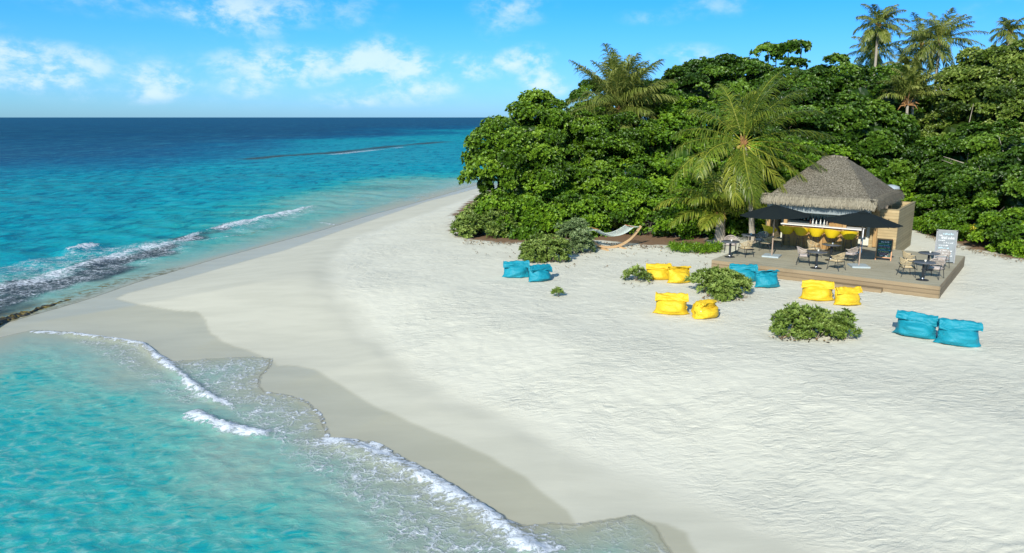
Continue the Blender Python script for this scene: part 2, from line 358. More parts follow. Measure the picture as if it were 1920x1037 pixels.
reef = smooth_np(sdist(X, Y, gl([(-170, 640), (-170, 560), (0, 540), (120, 500), (260, 468), (400, 425), (455, 408), (480, 412), (380, 450), (330, 474), (250, 503), (170, 535), (110, 562), (60, 580), (0, 604)], WZ))+(vn(X, Y, .5, 51)-.5)*2.2+(vn(X, Y, 1.6, 52)-.5)*.9, -.4, 1.0)
far_reef = line([(470, 298), (520, 293), (620, 287), (690, 279), (760, 272), (830, 266)], 1.0, 1, 0, 77)
fr = poly_dist(X, Y, gl([(470, 298), (520, 293), (620, 287), (690, 279), (760, 272), (830, 266)], WZ))
far_reef = np.exp(-(fr/(1.6+2.6*vn(X, Y, .12, 78)))**2)*1.1*(.55+.6*vn(X, Y, .07, 79))
foam = np.maximum(foam, .9*np.exp(-(poly_dist(X, Y, gl([(480, 301), (620, 290), (700, 281.5), (740, 278), (800, 270)], WZ))/1.8)**2)*smooth_np(vn(X, Y, .09, 80), .35, .65))
reef = np.maximum(reef, np.minimum(far_reef, 1)); 
for (cx, cy, rr, am) in ((720, 352, 4, .35), (330, 332, 9, .3), (150, 345, 12, .25), (480, 330, 8, .3), (20, 372, 6, .25)):
    gx, gy = G(cx, cy, WZ); reef = np.maximum(reef, am*np.exp(-(((X-gx)/rr/1.6)**2+((Y-gy)/rr)**2))*(.4+vn(X, Y, .4, 91)))
gold = np.exp(-(poly_dist(X, Y, gl([(-170, 652), (0, 600), (60, 584), (130, 560), (200, 535), (330, 506)], WZ))/.7)**2)+.55*np.exp(-(poly_dist(X, Y, gl([(455, 441), (505, 428), (520, 426)], WZ))/.5)**2)+.5*np.exp(-(poly_dist(X, Y, gl([(740, 374), (800, 368)], WZ))/.6)**2)
sandz = land_height(X, Y, dl)
amp = smooth_np(dw, .3, 6)
wave = amp*(.05*np.sin(X*.9+Y*1.5+vn(X, Y, .4, 61)*5)+.05*(vn(X, Y, 1.1, 62)-.5)+.05*(vn(X, Y, 2.3, 63)-.5))*(1-smooth_np(Rr, 120, 260))
lagw = smooth_np(dw, .2, 2)*(.035*(vn(X+.4*Y, Y*1.6, 2.2, 64)-.5)+.025*(vn(X, Y*1.7, 4.6, 65)-.5))
Zw = WZ+np.where(lag, lagw, wave)+ridge*(.65+.7*vn(X, Y, 5, 66))+np.clip(foam, 0, 1)*.035*vn(X, Y, 9, 67)*np.where(Rr < 45, 1, .3)
Zw = np.maximum(Zw, sandz+.005)
me = arr_mesh('sea', np.stack([X, Y, Zw], -1), Q, dict(depthc=dc, foam=foam, lace=lace, reef=reef, edge=dw, gold=np.clip(gold, 0, 1), lagoon=lag.astype(float), far=smooth_np(Rr, 60, 500)))
m, nt, b = new_mat('tropical_water')
gp = nt.new('ShaderNodeNewGeometry').outputs['Position']
dca = nt.attr('depthc'); fo = nt.attr('foam'); la = nt.attr('lace'); re = nt.attr('reef'); ed = nt.attr('edge'); go = nt.attr('gold'); lgn = nt.attr('lagoon'); fa = nt.attr('far')
wn = nt.noise(nt.mapping(gp, scale=(.55, 1.2, 1), rot=(0, 0, R(-12))), .9, 6, .65, .6)      # near water mottling
wn2 = nt.noise(nt.mapping(gp, scale=(.5, 1.0, 1), rot=(0, 0, R(-8))), .16, 7, .68, .4)      # mid-scale
wn3 = nt.noise(nt.mapping(gp, scale=(.4, 1.0, 1)), .02, 8, .7, .2)                          # far-scale
wn4 = nt.noise(nt.mapping(gp, scale=(.85, 1.3, 1), rot=(0, 0, R(-20))), 3.4, 5, .62, 1.2)
jit = nt.m('ADD', nt.m('MULTIPLY', nt.m('SUBTRACT', wn, .5), nt.m('SUBTRACT', .22, nt.m('MULTIPLY', lgn, .10))), nt.m('ADD', nt.m('MULTIPLY', nt.m('SUBTRACT', wn2, .5), nt.m('ADD', .12, nt.m('MULTIPLY', fa, .2))), nt.m('MULTIPLY', nt.m('SUBTRACT', wn3, .5), nt.m('MULTIPLY', fa, .55))))
jit = nt.m('ADD', jit, nt.m('MULTIPLY', nt.m('MULTIPLY', nt.m('SUBTRACT', wn4, .5), nt.m('ADD', .36, nt.m('MULTIPLY', lgn, .16))), nt.m('SUBTRACT', 1.0, fa)))
wn5 = nt.noise(nt.mapping(gp, scale=(.35, 1.6, 1), rot=(0, 0, R(4))), .35, 9, .8, .5)
jit = nt.m('ADD', jit, nt.m('MULTIPLY', nt.m('SUBTRACT', wn5, .5), nt.m('MULTIPLY', nt.m('SUBTRACT', 1.0, lgn), .45)))
jm = nt.m('MULTIPLY', jit, nt.sstep(dca, .05, .35))
f = nt.m('ADD', dca, jm)
wc = nt.ramp(f, [(0.0, (.35, .345, .245)), (.12, (.285, .36, .285)), (.24, (.20, .375, .32)), (.36, (.11, .37, .315)), (.47, (.014, .330, .320)), (.60, (.002, .305, .365)), (.74, (.001, .155, .255)), (.88, (.003, .085, .185)), (1.0, (.009, .078, .158))])
# chop: shading of wavelet faces put into the colour as darker blue, open sea
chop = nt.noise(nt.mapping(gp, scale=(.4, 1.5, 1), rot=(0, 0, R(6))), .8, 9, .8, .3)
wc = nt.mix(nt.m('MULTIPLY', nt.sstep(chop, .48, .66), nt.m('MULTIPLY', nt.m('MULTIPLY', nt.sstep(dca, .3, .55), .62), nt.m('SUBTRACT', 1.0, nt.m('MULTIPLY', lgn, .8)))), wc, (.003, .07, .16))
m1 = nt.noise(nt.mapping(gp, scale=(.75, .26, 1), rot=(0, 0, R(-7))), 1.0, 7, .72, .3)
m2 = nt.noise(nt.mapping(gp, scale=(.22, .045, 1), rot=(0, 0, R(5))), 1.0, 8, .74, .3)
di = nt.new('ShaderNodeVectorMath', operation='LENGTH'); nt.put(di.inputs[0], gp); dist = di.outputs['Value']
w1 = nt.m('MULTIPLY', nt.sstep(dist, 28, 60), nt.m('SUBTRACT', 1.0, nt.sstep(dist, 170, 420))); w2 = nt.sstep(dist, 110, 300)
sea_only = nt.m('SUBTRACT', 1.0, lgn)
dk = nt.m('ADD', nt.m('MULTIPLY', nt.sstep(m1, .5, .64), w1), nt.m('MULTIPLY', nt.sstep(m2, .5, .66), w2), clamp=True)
lt = nt.m('ADD', nt.m('MULTIPLY', nt.sstep(m1, .5, .36), w1), nt.m('MULTIPLY', nt.sstep(m2, .5, .34), w2), clamp=True)  # dark and bright slopes of farther waves, also put into the colour
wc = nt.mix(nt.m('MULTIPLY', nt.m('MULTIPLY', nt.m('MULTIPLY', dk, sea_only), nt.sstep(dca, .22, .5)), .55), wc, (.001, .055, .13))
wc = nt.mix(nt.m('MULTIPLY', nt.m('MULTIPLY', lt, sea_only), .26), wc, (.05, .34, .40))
# light network of the shallow floor, painted into the water colour
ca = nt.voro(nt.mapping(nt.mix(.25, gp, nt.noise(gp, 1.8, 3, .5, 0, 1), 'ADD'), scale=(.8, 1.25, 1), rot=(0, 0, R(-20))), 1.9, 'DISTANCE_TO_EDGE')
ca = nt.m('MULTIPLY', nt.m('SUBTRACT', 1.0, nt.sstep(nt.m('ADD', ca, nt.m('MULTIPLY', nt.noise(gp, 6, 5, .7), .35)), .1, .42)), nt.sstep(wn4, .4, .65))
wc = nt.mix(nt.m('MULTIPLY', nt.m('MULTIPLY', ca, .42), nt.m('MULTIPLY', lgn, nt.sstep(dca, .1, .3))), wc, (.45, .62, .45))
rn = nt.noise(gp, 1.8, 6, .7, .4)
rc = nt.mix(nt.sstep(rn, .35, .65), (.014, .026, .032), (.055, .090, .085))
wc = nt.mix(nt.m('MULTIPLY', re, nt.sstep(nt.m('ADD', rn, nt.m('MULTIPLY', re, .42)), .45, .72)), wc, rc)
wc = nt.mix(nt.m('MULTIPLY', go, nt.sstep(nt.noise(gp, 2.6, 5, .7), .45, .6)), wc, (.17, .145, .05))
# foam
fvec = nt.mix(.29, gp, nt.noise(gp, 2.2, 5, .65, 0, 1), 'ADD')
fn = nt.noise(fvec, 7, 7, .72, .5); fn2 = nt.noise(fvec, 2.2, 6, .7, .3)
vd = nt.voro(nt.mapping(fvec, scale=(1, 1.2, 1)), 3.4, 'DISTANCE_TO_EDGE'); vd2 = nt.voro(fvec, 9, 'DISTANCE_TO_EDGE')
web = nt.m('MAXIMUM', nt.m('SUBTRACT', 1.0, nt.sstep(vd, .01, .11)), nt.m('MULTIPLY', nt.m('SUBTRACT', 1.0, nt.sstep(vd2, .01, .09)), .7))
web = nt.m('MULTIPLY', nt.m('MULTIPLY', web, nt.sstep(fn2, .38, .62)), nt.m('ADD', .45, nt.m('MULTIPLY', nt.sstep(fn, .40, .58), .55)))
fn3 = nt.noise(nt.mapping(fvec, scale=(.7, 1.6, 1), rot=(0, 0, R(-20))), 3.5, 6, .75, .6)
solid = nt.sstep(nt.m('ADD', nt.m('MULTIPLY', fo, .78), nt.m('ADD', nt.m('MULTIPLY', nt.m('SUBTRACT', fn, .5), 2.2), nt.m('MULTIPLY', nt.m('SUBTRACT', fn3, .5), 2.2))), .42, .85)
solid = nt.m('MULTIPLY', solid, nt.sstep(fo, .05, .3))
lacem = nt.m('MULTIPLY', nt.m('MULTIPLY', la, 1.5), nt.m('MAXIMUM', web, nt.sstep(nt.m('MULTIPLY', fn, nt.m('ADD', fn2, .5)), .52, .72)))
fm = nt.m('MAXIMUM', solid, lacem, clamp=True)
foamc = nt.mix(fn, (.50, .58, .66), (.86, .88, .88))
wc = nt.mix(fm, wc, foamc)
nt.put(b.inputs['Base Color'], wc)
nt.put(b.inputs['Roughness'], nt.m('ADD', nt.m('ADD', .12, nt.m('MULTIPLY', fa, .22)), nt.m('MULTIPLY', fm, .45)))
b.inputs['IOR'].default_value = 1.33
b.inputs['Specular IOR Level'].default_value = 0.0
bh = nt.m('ADD', nt.m('MULTIPLY', wn, .8), nt.m('ADD', nt.m('MULTIPLY', wn4, .30), nt.m('MULTIPLY', chop, nt.m('ADD', .5, nt.m('MULTIPLY', fa, 4.0)))))
bh = nt.m('MULTIPLY', nt.m('SUBTRACT', bh, .85), nt.m('MULTIPLY', nt.sstep(ed, .1, 2.5), nt.m('SUBTRACT', 1.0, nt.m('MULTIPLY', lgn, .68)))); bh = nt.m('ADD', bh, nt.m('MULTIPLY', nt.m('MULTIPLY', fm, fn), .35))
wnrm = nt.bump(bh, .75, .22); nt.put(b.inputs['Normal'], wnrm)
gl_ = nt.new('ShaderNodeBsdfGlossy'); nt.put(gl_.inputs['Roughness'], nt.m('ADD', .14, nt.m('MULTIPLY', fa, .2))); nt.put(gl_.inputs['Normal'], wnrm)
fr_n = nt.new('ShaderNodeFresnel'); fr_n.inputs['IOR'].default_value = 1.33; nt.put(fr_n.inputs['Normal'], wnrm)
wm = nt.new('ShaderNodeMixShader'); nt.put(wm.inputs[0], nt.m('MULTIPLY', nt.m('MINIMUM', nt.m('MULTIPLY', fr_n.outputs[0], .6), nt.m('SUBTRACT', .12, nt.m('MULTIPLY', fa, .05))), nt.m('SUBTRACT', 1.0, fm)))
nt.l.new(b.outputs[0], wm.inputs[1]); nt.l.new(gl_.outputs[0], wm.inputs[2])
tr = nt.new('ShaderNodeBsdfTransparent'); mx = nt.new('ShaderNodeMixShader')
ee = nt.m('ADD', ed, nt.m('MULTIPLY', nt.m('SUBTRACT', nt.noise(gp, 2.5, 5, .6), .5), .14))
body = nt.sstep(ee, -.01, .10); film = nt.m('MULTIPLY', nt.sstep(ee, -.02, .03), .30)
al = nt.m('MAXIMUM', nt.m('MAXIMUM', nt.m('MULTIPLY', body, .97), film), nt.m('MULTIPLY', fm, nt.sstep(ee, -.06, -.02)), clamp=True)
nt.put(mx.inputs[0], al); nt.l.new(tr.outputs[0], mx.inputs[1]); nt.l.new(wm.outputs[0], mx.inputs[2]); nt.l.new(mx.outputs[0], nt.n['Material Output'].inputs[0])
tag(link('sea_water', me, m), kind='structure')

# ------------------------------------------------------------------ foliage
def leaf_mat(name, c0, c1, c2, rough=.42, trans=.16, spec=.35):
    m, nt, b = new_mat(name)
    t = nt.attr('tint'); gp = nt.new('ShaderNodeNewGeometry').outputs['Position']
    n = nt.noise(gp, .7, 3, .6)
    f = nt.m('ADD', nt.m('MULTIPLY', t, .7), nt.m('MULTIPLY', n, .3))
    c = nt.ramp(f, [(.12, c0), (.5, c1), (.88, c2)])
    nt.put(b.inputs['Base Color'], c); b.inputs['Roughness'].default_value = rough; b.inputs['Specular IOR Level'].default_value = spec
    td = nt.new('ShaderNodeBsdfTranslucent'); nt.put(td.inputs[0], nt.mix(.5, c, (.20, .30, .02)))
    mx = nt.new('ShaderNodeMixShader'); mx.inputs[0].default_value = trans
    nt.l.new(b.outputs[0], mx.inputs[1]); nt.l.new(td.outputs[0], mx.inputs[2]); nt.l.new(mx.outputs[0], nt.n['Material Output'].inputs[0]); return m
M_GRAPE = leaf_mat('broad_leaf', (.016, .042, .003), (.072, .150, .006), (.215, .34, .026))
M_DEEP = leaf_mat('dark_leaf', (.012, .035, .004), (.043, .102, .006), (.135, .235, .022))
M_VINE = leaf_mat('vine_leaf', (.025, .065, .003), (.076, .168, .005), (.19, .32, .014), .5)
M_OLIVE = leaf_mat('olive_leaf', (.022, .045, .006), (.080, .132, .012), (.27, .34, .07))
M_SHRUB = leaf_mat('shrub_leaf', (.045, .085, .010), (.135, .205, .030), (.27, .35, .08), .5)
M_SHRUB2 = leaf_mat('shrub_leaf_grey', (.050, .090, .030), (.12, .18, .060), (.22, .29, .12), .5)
M_FROND = leaf_mat('palm_leaflet', (.045, .075, .008), (.115, .170, .016), (.40, .395, .05), .38, .3)
M_FROND_D = leaf_mat('palm_leaflet_far', (.050, .080, .014), (.150, .185, .030), (.36, .37, .10), .42, .28)
M_BARK = simple('bark', (.20, .165, .125), .9, var=.25, scale=6, bump=.6, bscale=18, stretch=(1, 1, .4))
M_TWIG = simple('pale_bark', (.36, .32, .26), .9, var=.2)
M_TRUNK = simple('palm_bark', (.30, .265, .21), .9, var=.22, scale=5, bump=.8, bscale=9, stretch=(.3, .3, 3))
M_FIBRE = simple('palm_fibre', (.26, .13, .045), .95, var=.4, scale=14, bump=.8, bscale=30, stretch=(1, 1, .3))

def unit(a): return a/np.maximum(np.linalg.norm(a, axis=-1, keepdims=True), 1e-9)
def rosettes(rng, C, AX, TI, k, ln, wd, droop=.35, spread=.9):
    """k leaves around each rosette centre C with axis AX -> verts, quads, tint"""
    n = len(C); ref = np.where(np.abs(AX[:, 2:3]) < .9, np.array([[0, 0, 1.]]), np.array([[1., 0, 0]]))
    e1 = unit(np.cross(AX, ref)); e2 = np.cross(AX, e1)
    ph = rng.uniform(0, 2*np.pi, (n, 1))+np.arange(k)[None, :]*(2*np.pi/k)+rng.normal(0, .25, (n, k))
    sp = spread*rng.uniform(.45, 1.15, (n, k))
    D = unit(AX[:, None, :]*np.cos(sp)[..., None]+(e1[:, None, :]*np.cos(ph)[..., None]+e2[:, None, :]*np.sin(ph)[..., None])*np.sin(sp)[..., None])
    L = ln*rng.uniform(.65, 1.2, (n, k, 1)); W = wd*rng.uniform(.75, 1.2, (n, k, 1))
    S = unit(np.cross(D, AX[:, None, :]+rng.normal(0, .25, (n, k, 3))))
    N = np.cross(S, D)
    base = C[:, None, :]+D*L*.10
    mid = base+D*L*.55+N*L*.06; tip = base+D*L*.98-N*L*droop*.3-np.array([0, 0, 1.])*L*droop*.3
    V = np.stack([base, mid+S*W*.5, tip, mid-S*W*.5], 2).reshape(-1, 3)
    Qd = np.arange(len(V)).reshape(-1, 4)
    T = np.repeat(np.clip(TI[:, None]+rng.normal(0, .12, (n, k)), 0, 1).ravel(), 4)
    return V, Qd, T
def crown_mesh(name, blobs, seed, mat, parent=None, dens=1.0, ln=.26, wd=.15, k=6, clump=.85, cover=1.0, up=.35, org=(0, 0, 0), spread=.9, droop=.35, cull=True, core=True):
    """blobs: (cx,cy,cz, rx,ry,rz). Leaf clumps spread over and inside every blob."""
    if ln > .22 and clump > .5: ln *= .70; wd *= .70; dens *= 1.35
    rng = np.random.default_rng(seed); Cs = []; As = []; Ts = []; coreV = []; coreF = []; nb = 0
    B = np.array(blobs, float)
    for (bx, by, bz, rx, ry, rz) in blobs:
        area = 4*np.pi*((rx*ry)**1.6/3+(rx*rz)**1.6/3+(ry*rz)**1.6/3)**(1/1.6)
        nc = max(4, int(area/(clump*clump*1.7)*cover*(.80 if core and clump > .7 else 1)))
        dirs = unit(rng.normal(size=(nc, 3))); dirs = dirs[dirs[:, 2] > -.75]
        rad = rng.uniform(.62, 1.20, (len(dirs), 1))
        cc = np.array([bx, by, bz])+dirs*np.array([rx, ry, rz])*rad
        if cull:
            tocam = unit(np.array([[0, 0, CAM_H]])-cc); ndir = unit(dirs/np.array([rx, ry, rz])); cc_k = (tocam*ndir).sum(1) > -.35; cc = cc[cc_k]
        # drop clumps deep in other blobs
        keepm = np.ones(len(cc), bool)
        for (ax, ay, az_, qx, qy, qz) in blobs:
            r2 = (((cc-np.array([ax, ay, az_]))/np.array([qx, qy, qz]))**2).sum(1); keepm &= r2 > .36
        cc = cc[keepm]; cc = cc[cc[:, 2] > .1]
        for c_ in cc:
            cr = clump*rng.uniform(.38, 1.3); tb = np.clip(rng.normal(.45, .22), .05, .95)
            nr = max(5, int(dens*7.5*(cr/max(ln, .15))**2*.8)); dd = unit(rng.normal(size=(nr, 3)))
            out0 = unit(c_-np.array([bx, by, bz])); hv = out0*.55+np.array([0, 0, .6]); dt = (dd*hv).sum(1); flip = dt < -.12; dd[flip] *= -1
            pos = c_+dd*cr*np.array([1, 1, .60])*rng.uniform(.6, 1.1, (nr, 1))
            out = unit(c_-np.array([bx, by, bz]))
            ax_ = unit(dd*.7+out*.45+np.array([0, 0, up])+rng.normal(0, .2, (nr, 3)))
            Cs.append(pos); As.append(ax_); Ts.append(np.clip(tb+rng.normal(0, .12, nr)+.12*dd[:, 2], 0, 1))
    C = np.concatenate(Cs); A_ = np.concatenate(As); T_ = np.concatenate(Ts)
    ok = C[:, 2] > .04; C = C[ok]; A_ = A_[ok]; T_ = T_[ok]
    V, Qd, T = rosettes(rng, C, A_, T_, k, ln, wd, droop, spread)
    # inner leaf mass filling each crown, tinted darkest to paint shade into the gaps
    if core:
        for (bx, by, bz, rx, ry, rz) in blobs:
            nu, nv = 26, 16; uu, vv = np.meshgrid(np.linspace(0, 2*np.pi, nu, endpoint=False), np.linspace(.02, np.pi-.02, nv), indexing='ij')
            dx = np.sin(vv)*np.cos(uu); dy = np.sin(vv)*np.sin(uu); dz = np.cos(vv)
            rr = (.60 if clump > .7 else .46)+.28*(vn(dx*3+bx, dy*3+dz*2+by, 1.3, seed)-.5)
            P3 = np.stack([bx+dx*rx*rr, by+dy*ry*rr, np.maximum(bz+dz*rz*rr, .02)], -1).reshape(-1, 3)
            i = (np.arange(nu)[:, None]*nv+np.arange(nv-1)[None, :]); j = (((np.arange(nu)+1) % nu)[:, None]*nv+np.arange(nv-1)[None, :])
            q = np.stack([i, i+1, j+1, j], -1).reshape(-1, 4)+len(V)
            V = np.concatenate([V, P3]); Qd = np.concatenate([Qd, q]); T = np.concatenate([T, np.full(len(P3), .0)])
    V = V-np.array(org)
    me = arr_mesh(name, V, Qd, dict(tint=T), smooth=False)
    return link(name, me, mat, parent)
NLEAF = [0]
def bl(px, py, Y, r, rz=None, ry=None):
    p = P(px, py, Y); return (p.x, p.y, p.z, r, (ry or r), (rz or r*.85))
def tree(name, label, cat, group, base, blobs, mat, seed, trunks=1, tr=.16, twig=1.12, bark=None, **kw):
    bx, by = base; root = empty(name, (bx, by, 0)); tag(root, label, cat, group)
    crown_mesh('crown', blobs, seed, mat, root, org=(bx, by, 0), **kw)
    r_ = random.Random(seed)
    t = MB()
    for i, b_ in enumerate(blobs):
        e = Vector((b_[0]-bx, b_[1]-by, b_[2]+.25*b_[5])); s0 = Vector((r_.uniform(-.3, .3), r_.uniform(-.3, .3), -.1))
        mid = s0.lerp(e, .5)+Vector((r_.uniform(-.4, .4), r_.uniform(-.4, .4), -.12*e.length))
        pts = [s0*(1-q)**2+mid*2*q*(1-q)+e*q*q for q in [j/7 for j in range(8)]]
        t.tube(pts, [tr*(1-.75*j/7) for j in range(8)], 7)
        for j in range(7):
            q = pts[4+j % 3]; dvec = Vector((r_.uniform(-1, 1), r_.uniform(-1, .2), r_.uniform(-.1, .9))).normalized()*b_[3]*twig
            t.tube([q, q+dvec*.5+Vector((0, 0, .12)), q+dvec], [tr*.35, tr*.22, tr*.07], 5)
    t.build('trunk', bark or M_BARK, root); return root

# left headland: sea grape, vines, tall trees behind, right-hand wood
GT = 'broadleaf trees of the island wood'
tree('sea_grape_tree', 'bright green sea grape tree at the seaward left end of the wood', 'tree', GT, (0.3, 49),
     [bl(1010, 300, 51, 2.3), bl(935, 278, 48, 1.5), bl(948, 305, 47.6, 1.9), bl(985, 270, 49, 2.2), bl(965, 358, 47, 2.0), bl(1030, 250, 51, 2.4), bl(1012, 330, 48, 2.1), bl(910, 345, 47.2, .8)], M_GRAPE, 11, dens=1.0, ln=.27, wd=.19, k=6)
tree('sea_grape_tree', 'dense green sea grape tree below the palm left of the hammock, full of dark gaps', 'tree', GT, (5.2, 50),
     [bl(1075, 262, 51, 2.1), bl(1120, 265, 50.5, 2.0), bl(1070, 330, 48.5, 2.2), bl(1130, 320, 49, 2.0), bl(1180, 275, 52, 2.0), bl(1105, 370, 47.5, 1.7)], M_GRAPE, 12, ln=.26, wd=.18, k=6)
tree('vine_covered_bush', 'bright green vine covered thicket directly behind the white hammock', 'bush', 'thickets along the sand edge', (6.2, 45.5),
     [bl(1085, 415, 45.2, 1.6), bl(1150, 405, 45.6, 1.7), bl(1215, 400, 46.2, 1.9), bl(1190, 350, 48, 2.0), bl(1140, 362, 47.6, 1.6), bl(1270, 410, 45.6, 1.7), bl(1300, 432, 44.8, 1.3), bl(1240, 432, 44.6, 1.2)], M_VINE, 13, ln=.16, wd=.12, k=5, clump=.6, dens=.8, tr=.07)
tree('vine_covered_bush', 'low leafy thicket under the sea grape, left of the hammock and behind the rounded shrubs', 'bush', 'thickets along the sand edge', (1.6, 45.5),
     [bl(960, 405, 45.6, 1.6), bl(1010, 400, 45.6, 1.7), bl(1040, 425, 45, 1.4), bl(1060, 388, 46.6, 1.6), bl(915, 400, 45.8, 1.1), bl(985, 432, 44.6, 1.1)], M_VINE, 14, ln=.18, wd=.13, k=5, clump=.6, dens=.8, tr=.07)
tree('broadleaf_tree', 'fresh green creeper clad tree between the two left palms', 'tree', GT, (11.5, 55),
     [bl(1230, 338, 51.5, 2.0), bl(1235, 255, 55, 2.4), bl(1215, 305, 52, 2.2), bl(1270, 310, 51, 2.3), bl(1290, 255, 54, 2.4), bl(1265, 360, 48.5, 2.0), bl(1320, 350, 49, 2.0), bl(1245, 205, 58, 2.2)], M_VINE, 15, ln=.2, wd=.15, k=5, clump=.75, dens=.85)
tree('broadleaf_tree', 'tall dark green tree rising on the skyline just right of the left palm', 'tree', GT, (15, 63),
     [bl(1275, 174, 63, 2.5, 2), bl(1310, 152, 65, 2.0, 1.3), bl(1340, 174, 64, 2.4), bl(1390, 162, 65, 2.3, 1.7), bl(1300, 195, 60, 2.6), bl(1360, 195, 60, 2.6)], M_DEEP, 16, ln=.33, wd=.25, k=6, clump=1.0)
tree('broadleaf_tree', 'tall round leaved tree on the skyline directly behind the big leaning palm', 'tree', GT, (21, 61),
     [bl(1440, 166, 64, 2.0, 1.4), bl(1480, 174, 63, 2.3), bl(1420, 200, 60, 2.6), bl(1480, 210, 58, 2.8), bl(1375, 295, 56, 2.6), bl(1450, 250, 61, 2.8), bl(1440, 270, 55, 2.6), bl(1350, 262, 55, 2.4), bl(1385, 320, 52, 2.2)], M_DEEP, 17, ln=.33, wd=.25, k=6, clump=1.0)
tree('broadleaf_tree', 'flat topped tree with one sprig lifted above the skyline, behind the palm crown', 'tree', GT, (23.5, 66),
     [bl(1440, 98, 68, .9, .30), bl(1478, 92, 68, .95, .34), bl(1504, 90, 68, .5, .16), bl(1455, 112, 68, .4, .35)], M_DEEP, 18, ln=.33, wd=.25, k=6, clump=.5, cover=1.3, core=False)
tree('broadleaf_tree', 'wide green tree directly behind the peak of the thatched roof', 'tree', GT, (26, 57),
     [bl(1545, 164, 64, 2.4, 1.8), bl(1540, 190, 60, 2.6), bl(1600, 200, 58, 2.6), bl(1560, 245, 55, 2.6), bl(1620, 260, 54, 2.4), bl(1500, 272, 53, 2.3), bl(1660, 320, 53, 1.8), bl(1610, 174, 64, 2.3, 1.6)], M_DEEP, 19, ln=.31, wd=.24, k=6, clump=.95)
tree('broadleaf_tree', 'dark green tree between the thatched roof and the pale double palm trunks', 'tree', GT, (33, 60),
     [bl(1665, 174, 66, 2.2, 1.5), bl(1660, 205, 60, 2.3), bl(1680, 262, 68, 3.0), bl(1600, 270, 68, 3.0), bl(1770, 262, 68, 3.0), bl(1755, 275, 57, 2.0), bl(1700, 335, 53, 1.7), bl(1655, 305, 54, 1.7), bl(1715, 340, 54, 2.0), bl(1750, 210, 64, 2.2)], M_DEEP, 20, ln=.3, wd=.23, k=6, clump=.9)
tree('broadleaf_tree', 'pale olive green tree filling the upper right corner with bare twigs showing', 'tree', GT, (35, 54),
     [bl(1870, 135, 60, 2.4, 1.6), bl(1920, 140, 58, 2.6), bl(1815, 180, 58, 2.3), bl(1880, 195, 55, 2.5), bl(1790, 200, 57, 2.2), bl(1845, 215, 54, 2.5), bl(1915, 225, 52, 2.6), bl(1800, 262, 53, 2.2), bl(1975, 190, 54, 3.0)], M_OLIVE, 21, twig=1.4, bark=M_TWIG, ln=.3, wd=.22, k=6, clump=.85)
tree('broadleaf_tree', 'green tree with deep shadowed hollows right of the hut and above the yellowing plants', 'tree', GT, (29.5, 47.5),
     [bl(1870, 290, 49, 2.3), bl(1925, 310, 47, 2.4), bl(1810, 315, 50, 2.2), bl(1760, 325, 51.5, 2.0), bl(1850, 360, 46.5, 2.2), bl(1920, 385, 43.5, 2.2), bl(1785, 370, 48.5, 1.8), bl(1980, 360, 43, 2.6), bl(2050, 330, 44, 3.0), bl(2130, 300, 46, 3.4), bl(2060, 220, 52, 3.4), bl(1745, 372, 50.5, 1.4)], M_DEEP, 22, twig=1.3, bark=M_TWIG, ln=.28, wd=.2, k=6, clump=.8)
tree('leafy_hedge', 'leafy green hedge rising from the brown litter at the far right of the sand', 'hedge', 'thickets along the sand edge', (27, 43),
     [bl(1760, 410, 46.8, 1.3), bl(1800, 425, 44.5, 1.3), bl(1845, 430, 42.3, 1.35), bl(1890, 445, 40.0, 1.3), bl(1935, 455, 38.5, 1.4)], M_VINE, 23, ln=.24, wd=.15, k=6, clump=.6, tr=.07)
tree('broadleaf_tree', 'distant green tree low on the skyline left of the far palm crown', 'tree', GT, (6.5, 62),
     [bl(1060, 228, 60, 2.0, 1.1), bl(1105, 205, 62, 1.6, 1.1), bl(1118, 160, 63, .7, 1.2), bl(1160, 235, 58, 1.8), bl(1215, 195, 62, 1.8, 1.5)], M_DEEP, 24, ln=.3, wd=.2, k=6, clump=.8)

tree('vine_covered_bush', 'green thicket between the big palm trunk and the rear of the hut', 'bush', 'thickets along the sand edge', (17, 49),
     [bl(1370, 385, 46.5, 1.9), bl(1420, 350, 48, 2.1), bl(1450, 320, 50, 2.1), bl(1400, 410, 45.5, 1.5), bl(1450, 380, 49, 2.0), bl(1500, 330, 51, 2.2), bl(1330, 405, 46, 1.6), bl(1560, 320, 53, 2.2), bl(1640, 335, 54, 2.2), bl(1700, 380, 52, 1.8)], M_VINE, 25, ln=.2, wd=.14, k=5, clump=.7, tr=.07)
# low foreground shrubs on the sand
GS = 'round shrubs growing on the open sand'
def shrub(label, px, py, w_, h_, dep, seed, mat=M_SHRUB, blobs=None, ln=.17, wd=.055, name='beach_shrub', k=9, cl=.33, **kw):
    gx, gy = G(px, py); root = empty(name, (gx, gy, 0)); tag(root, label, 'shrub', GS)
    bs = blobs or [(0, 0, h_*.45, w_, dep, h_*.62)]
    bs = [(gx+a, gy+b_, c, d_, e, f_) for a, b_, c, d_, e, f_ in bs]
    bs = [(a, b_, c*.9, d_*.84, e*.84, f_*.9) for a, b_, c, d_, e, f_ in bs]; crown_mesh('foliage', bs, seed, mat, root, org=(gx, gy, 0), ln=ln*.9, wd=wd, k=k, clump=cl, up=.9, spread=1.05, droop=.15, cull=False, dens=kw.get('dens', .6), cover=1.9, core=False)
    r_ = random.Random(seed)
    for b_ in bs:
        st = MB(); jx, jy = r_.uniform(-.05, .05), r_.uniform(-.05, .05)
        for i in range(5):
            st.tube([(b_[0]-gx+jx, b_[1]-gy+jy, -.05), (b_[0]-gx+r_.uniform(-.6, .6)*b_[3], b_[1]-gy+r_.uniform(-.6, .6)*b_[4], b_[2]+.4*b_[5])], [.02, .008], 5)
        st.build('stem', M_BARK, root)
    return root
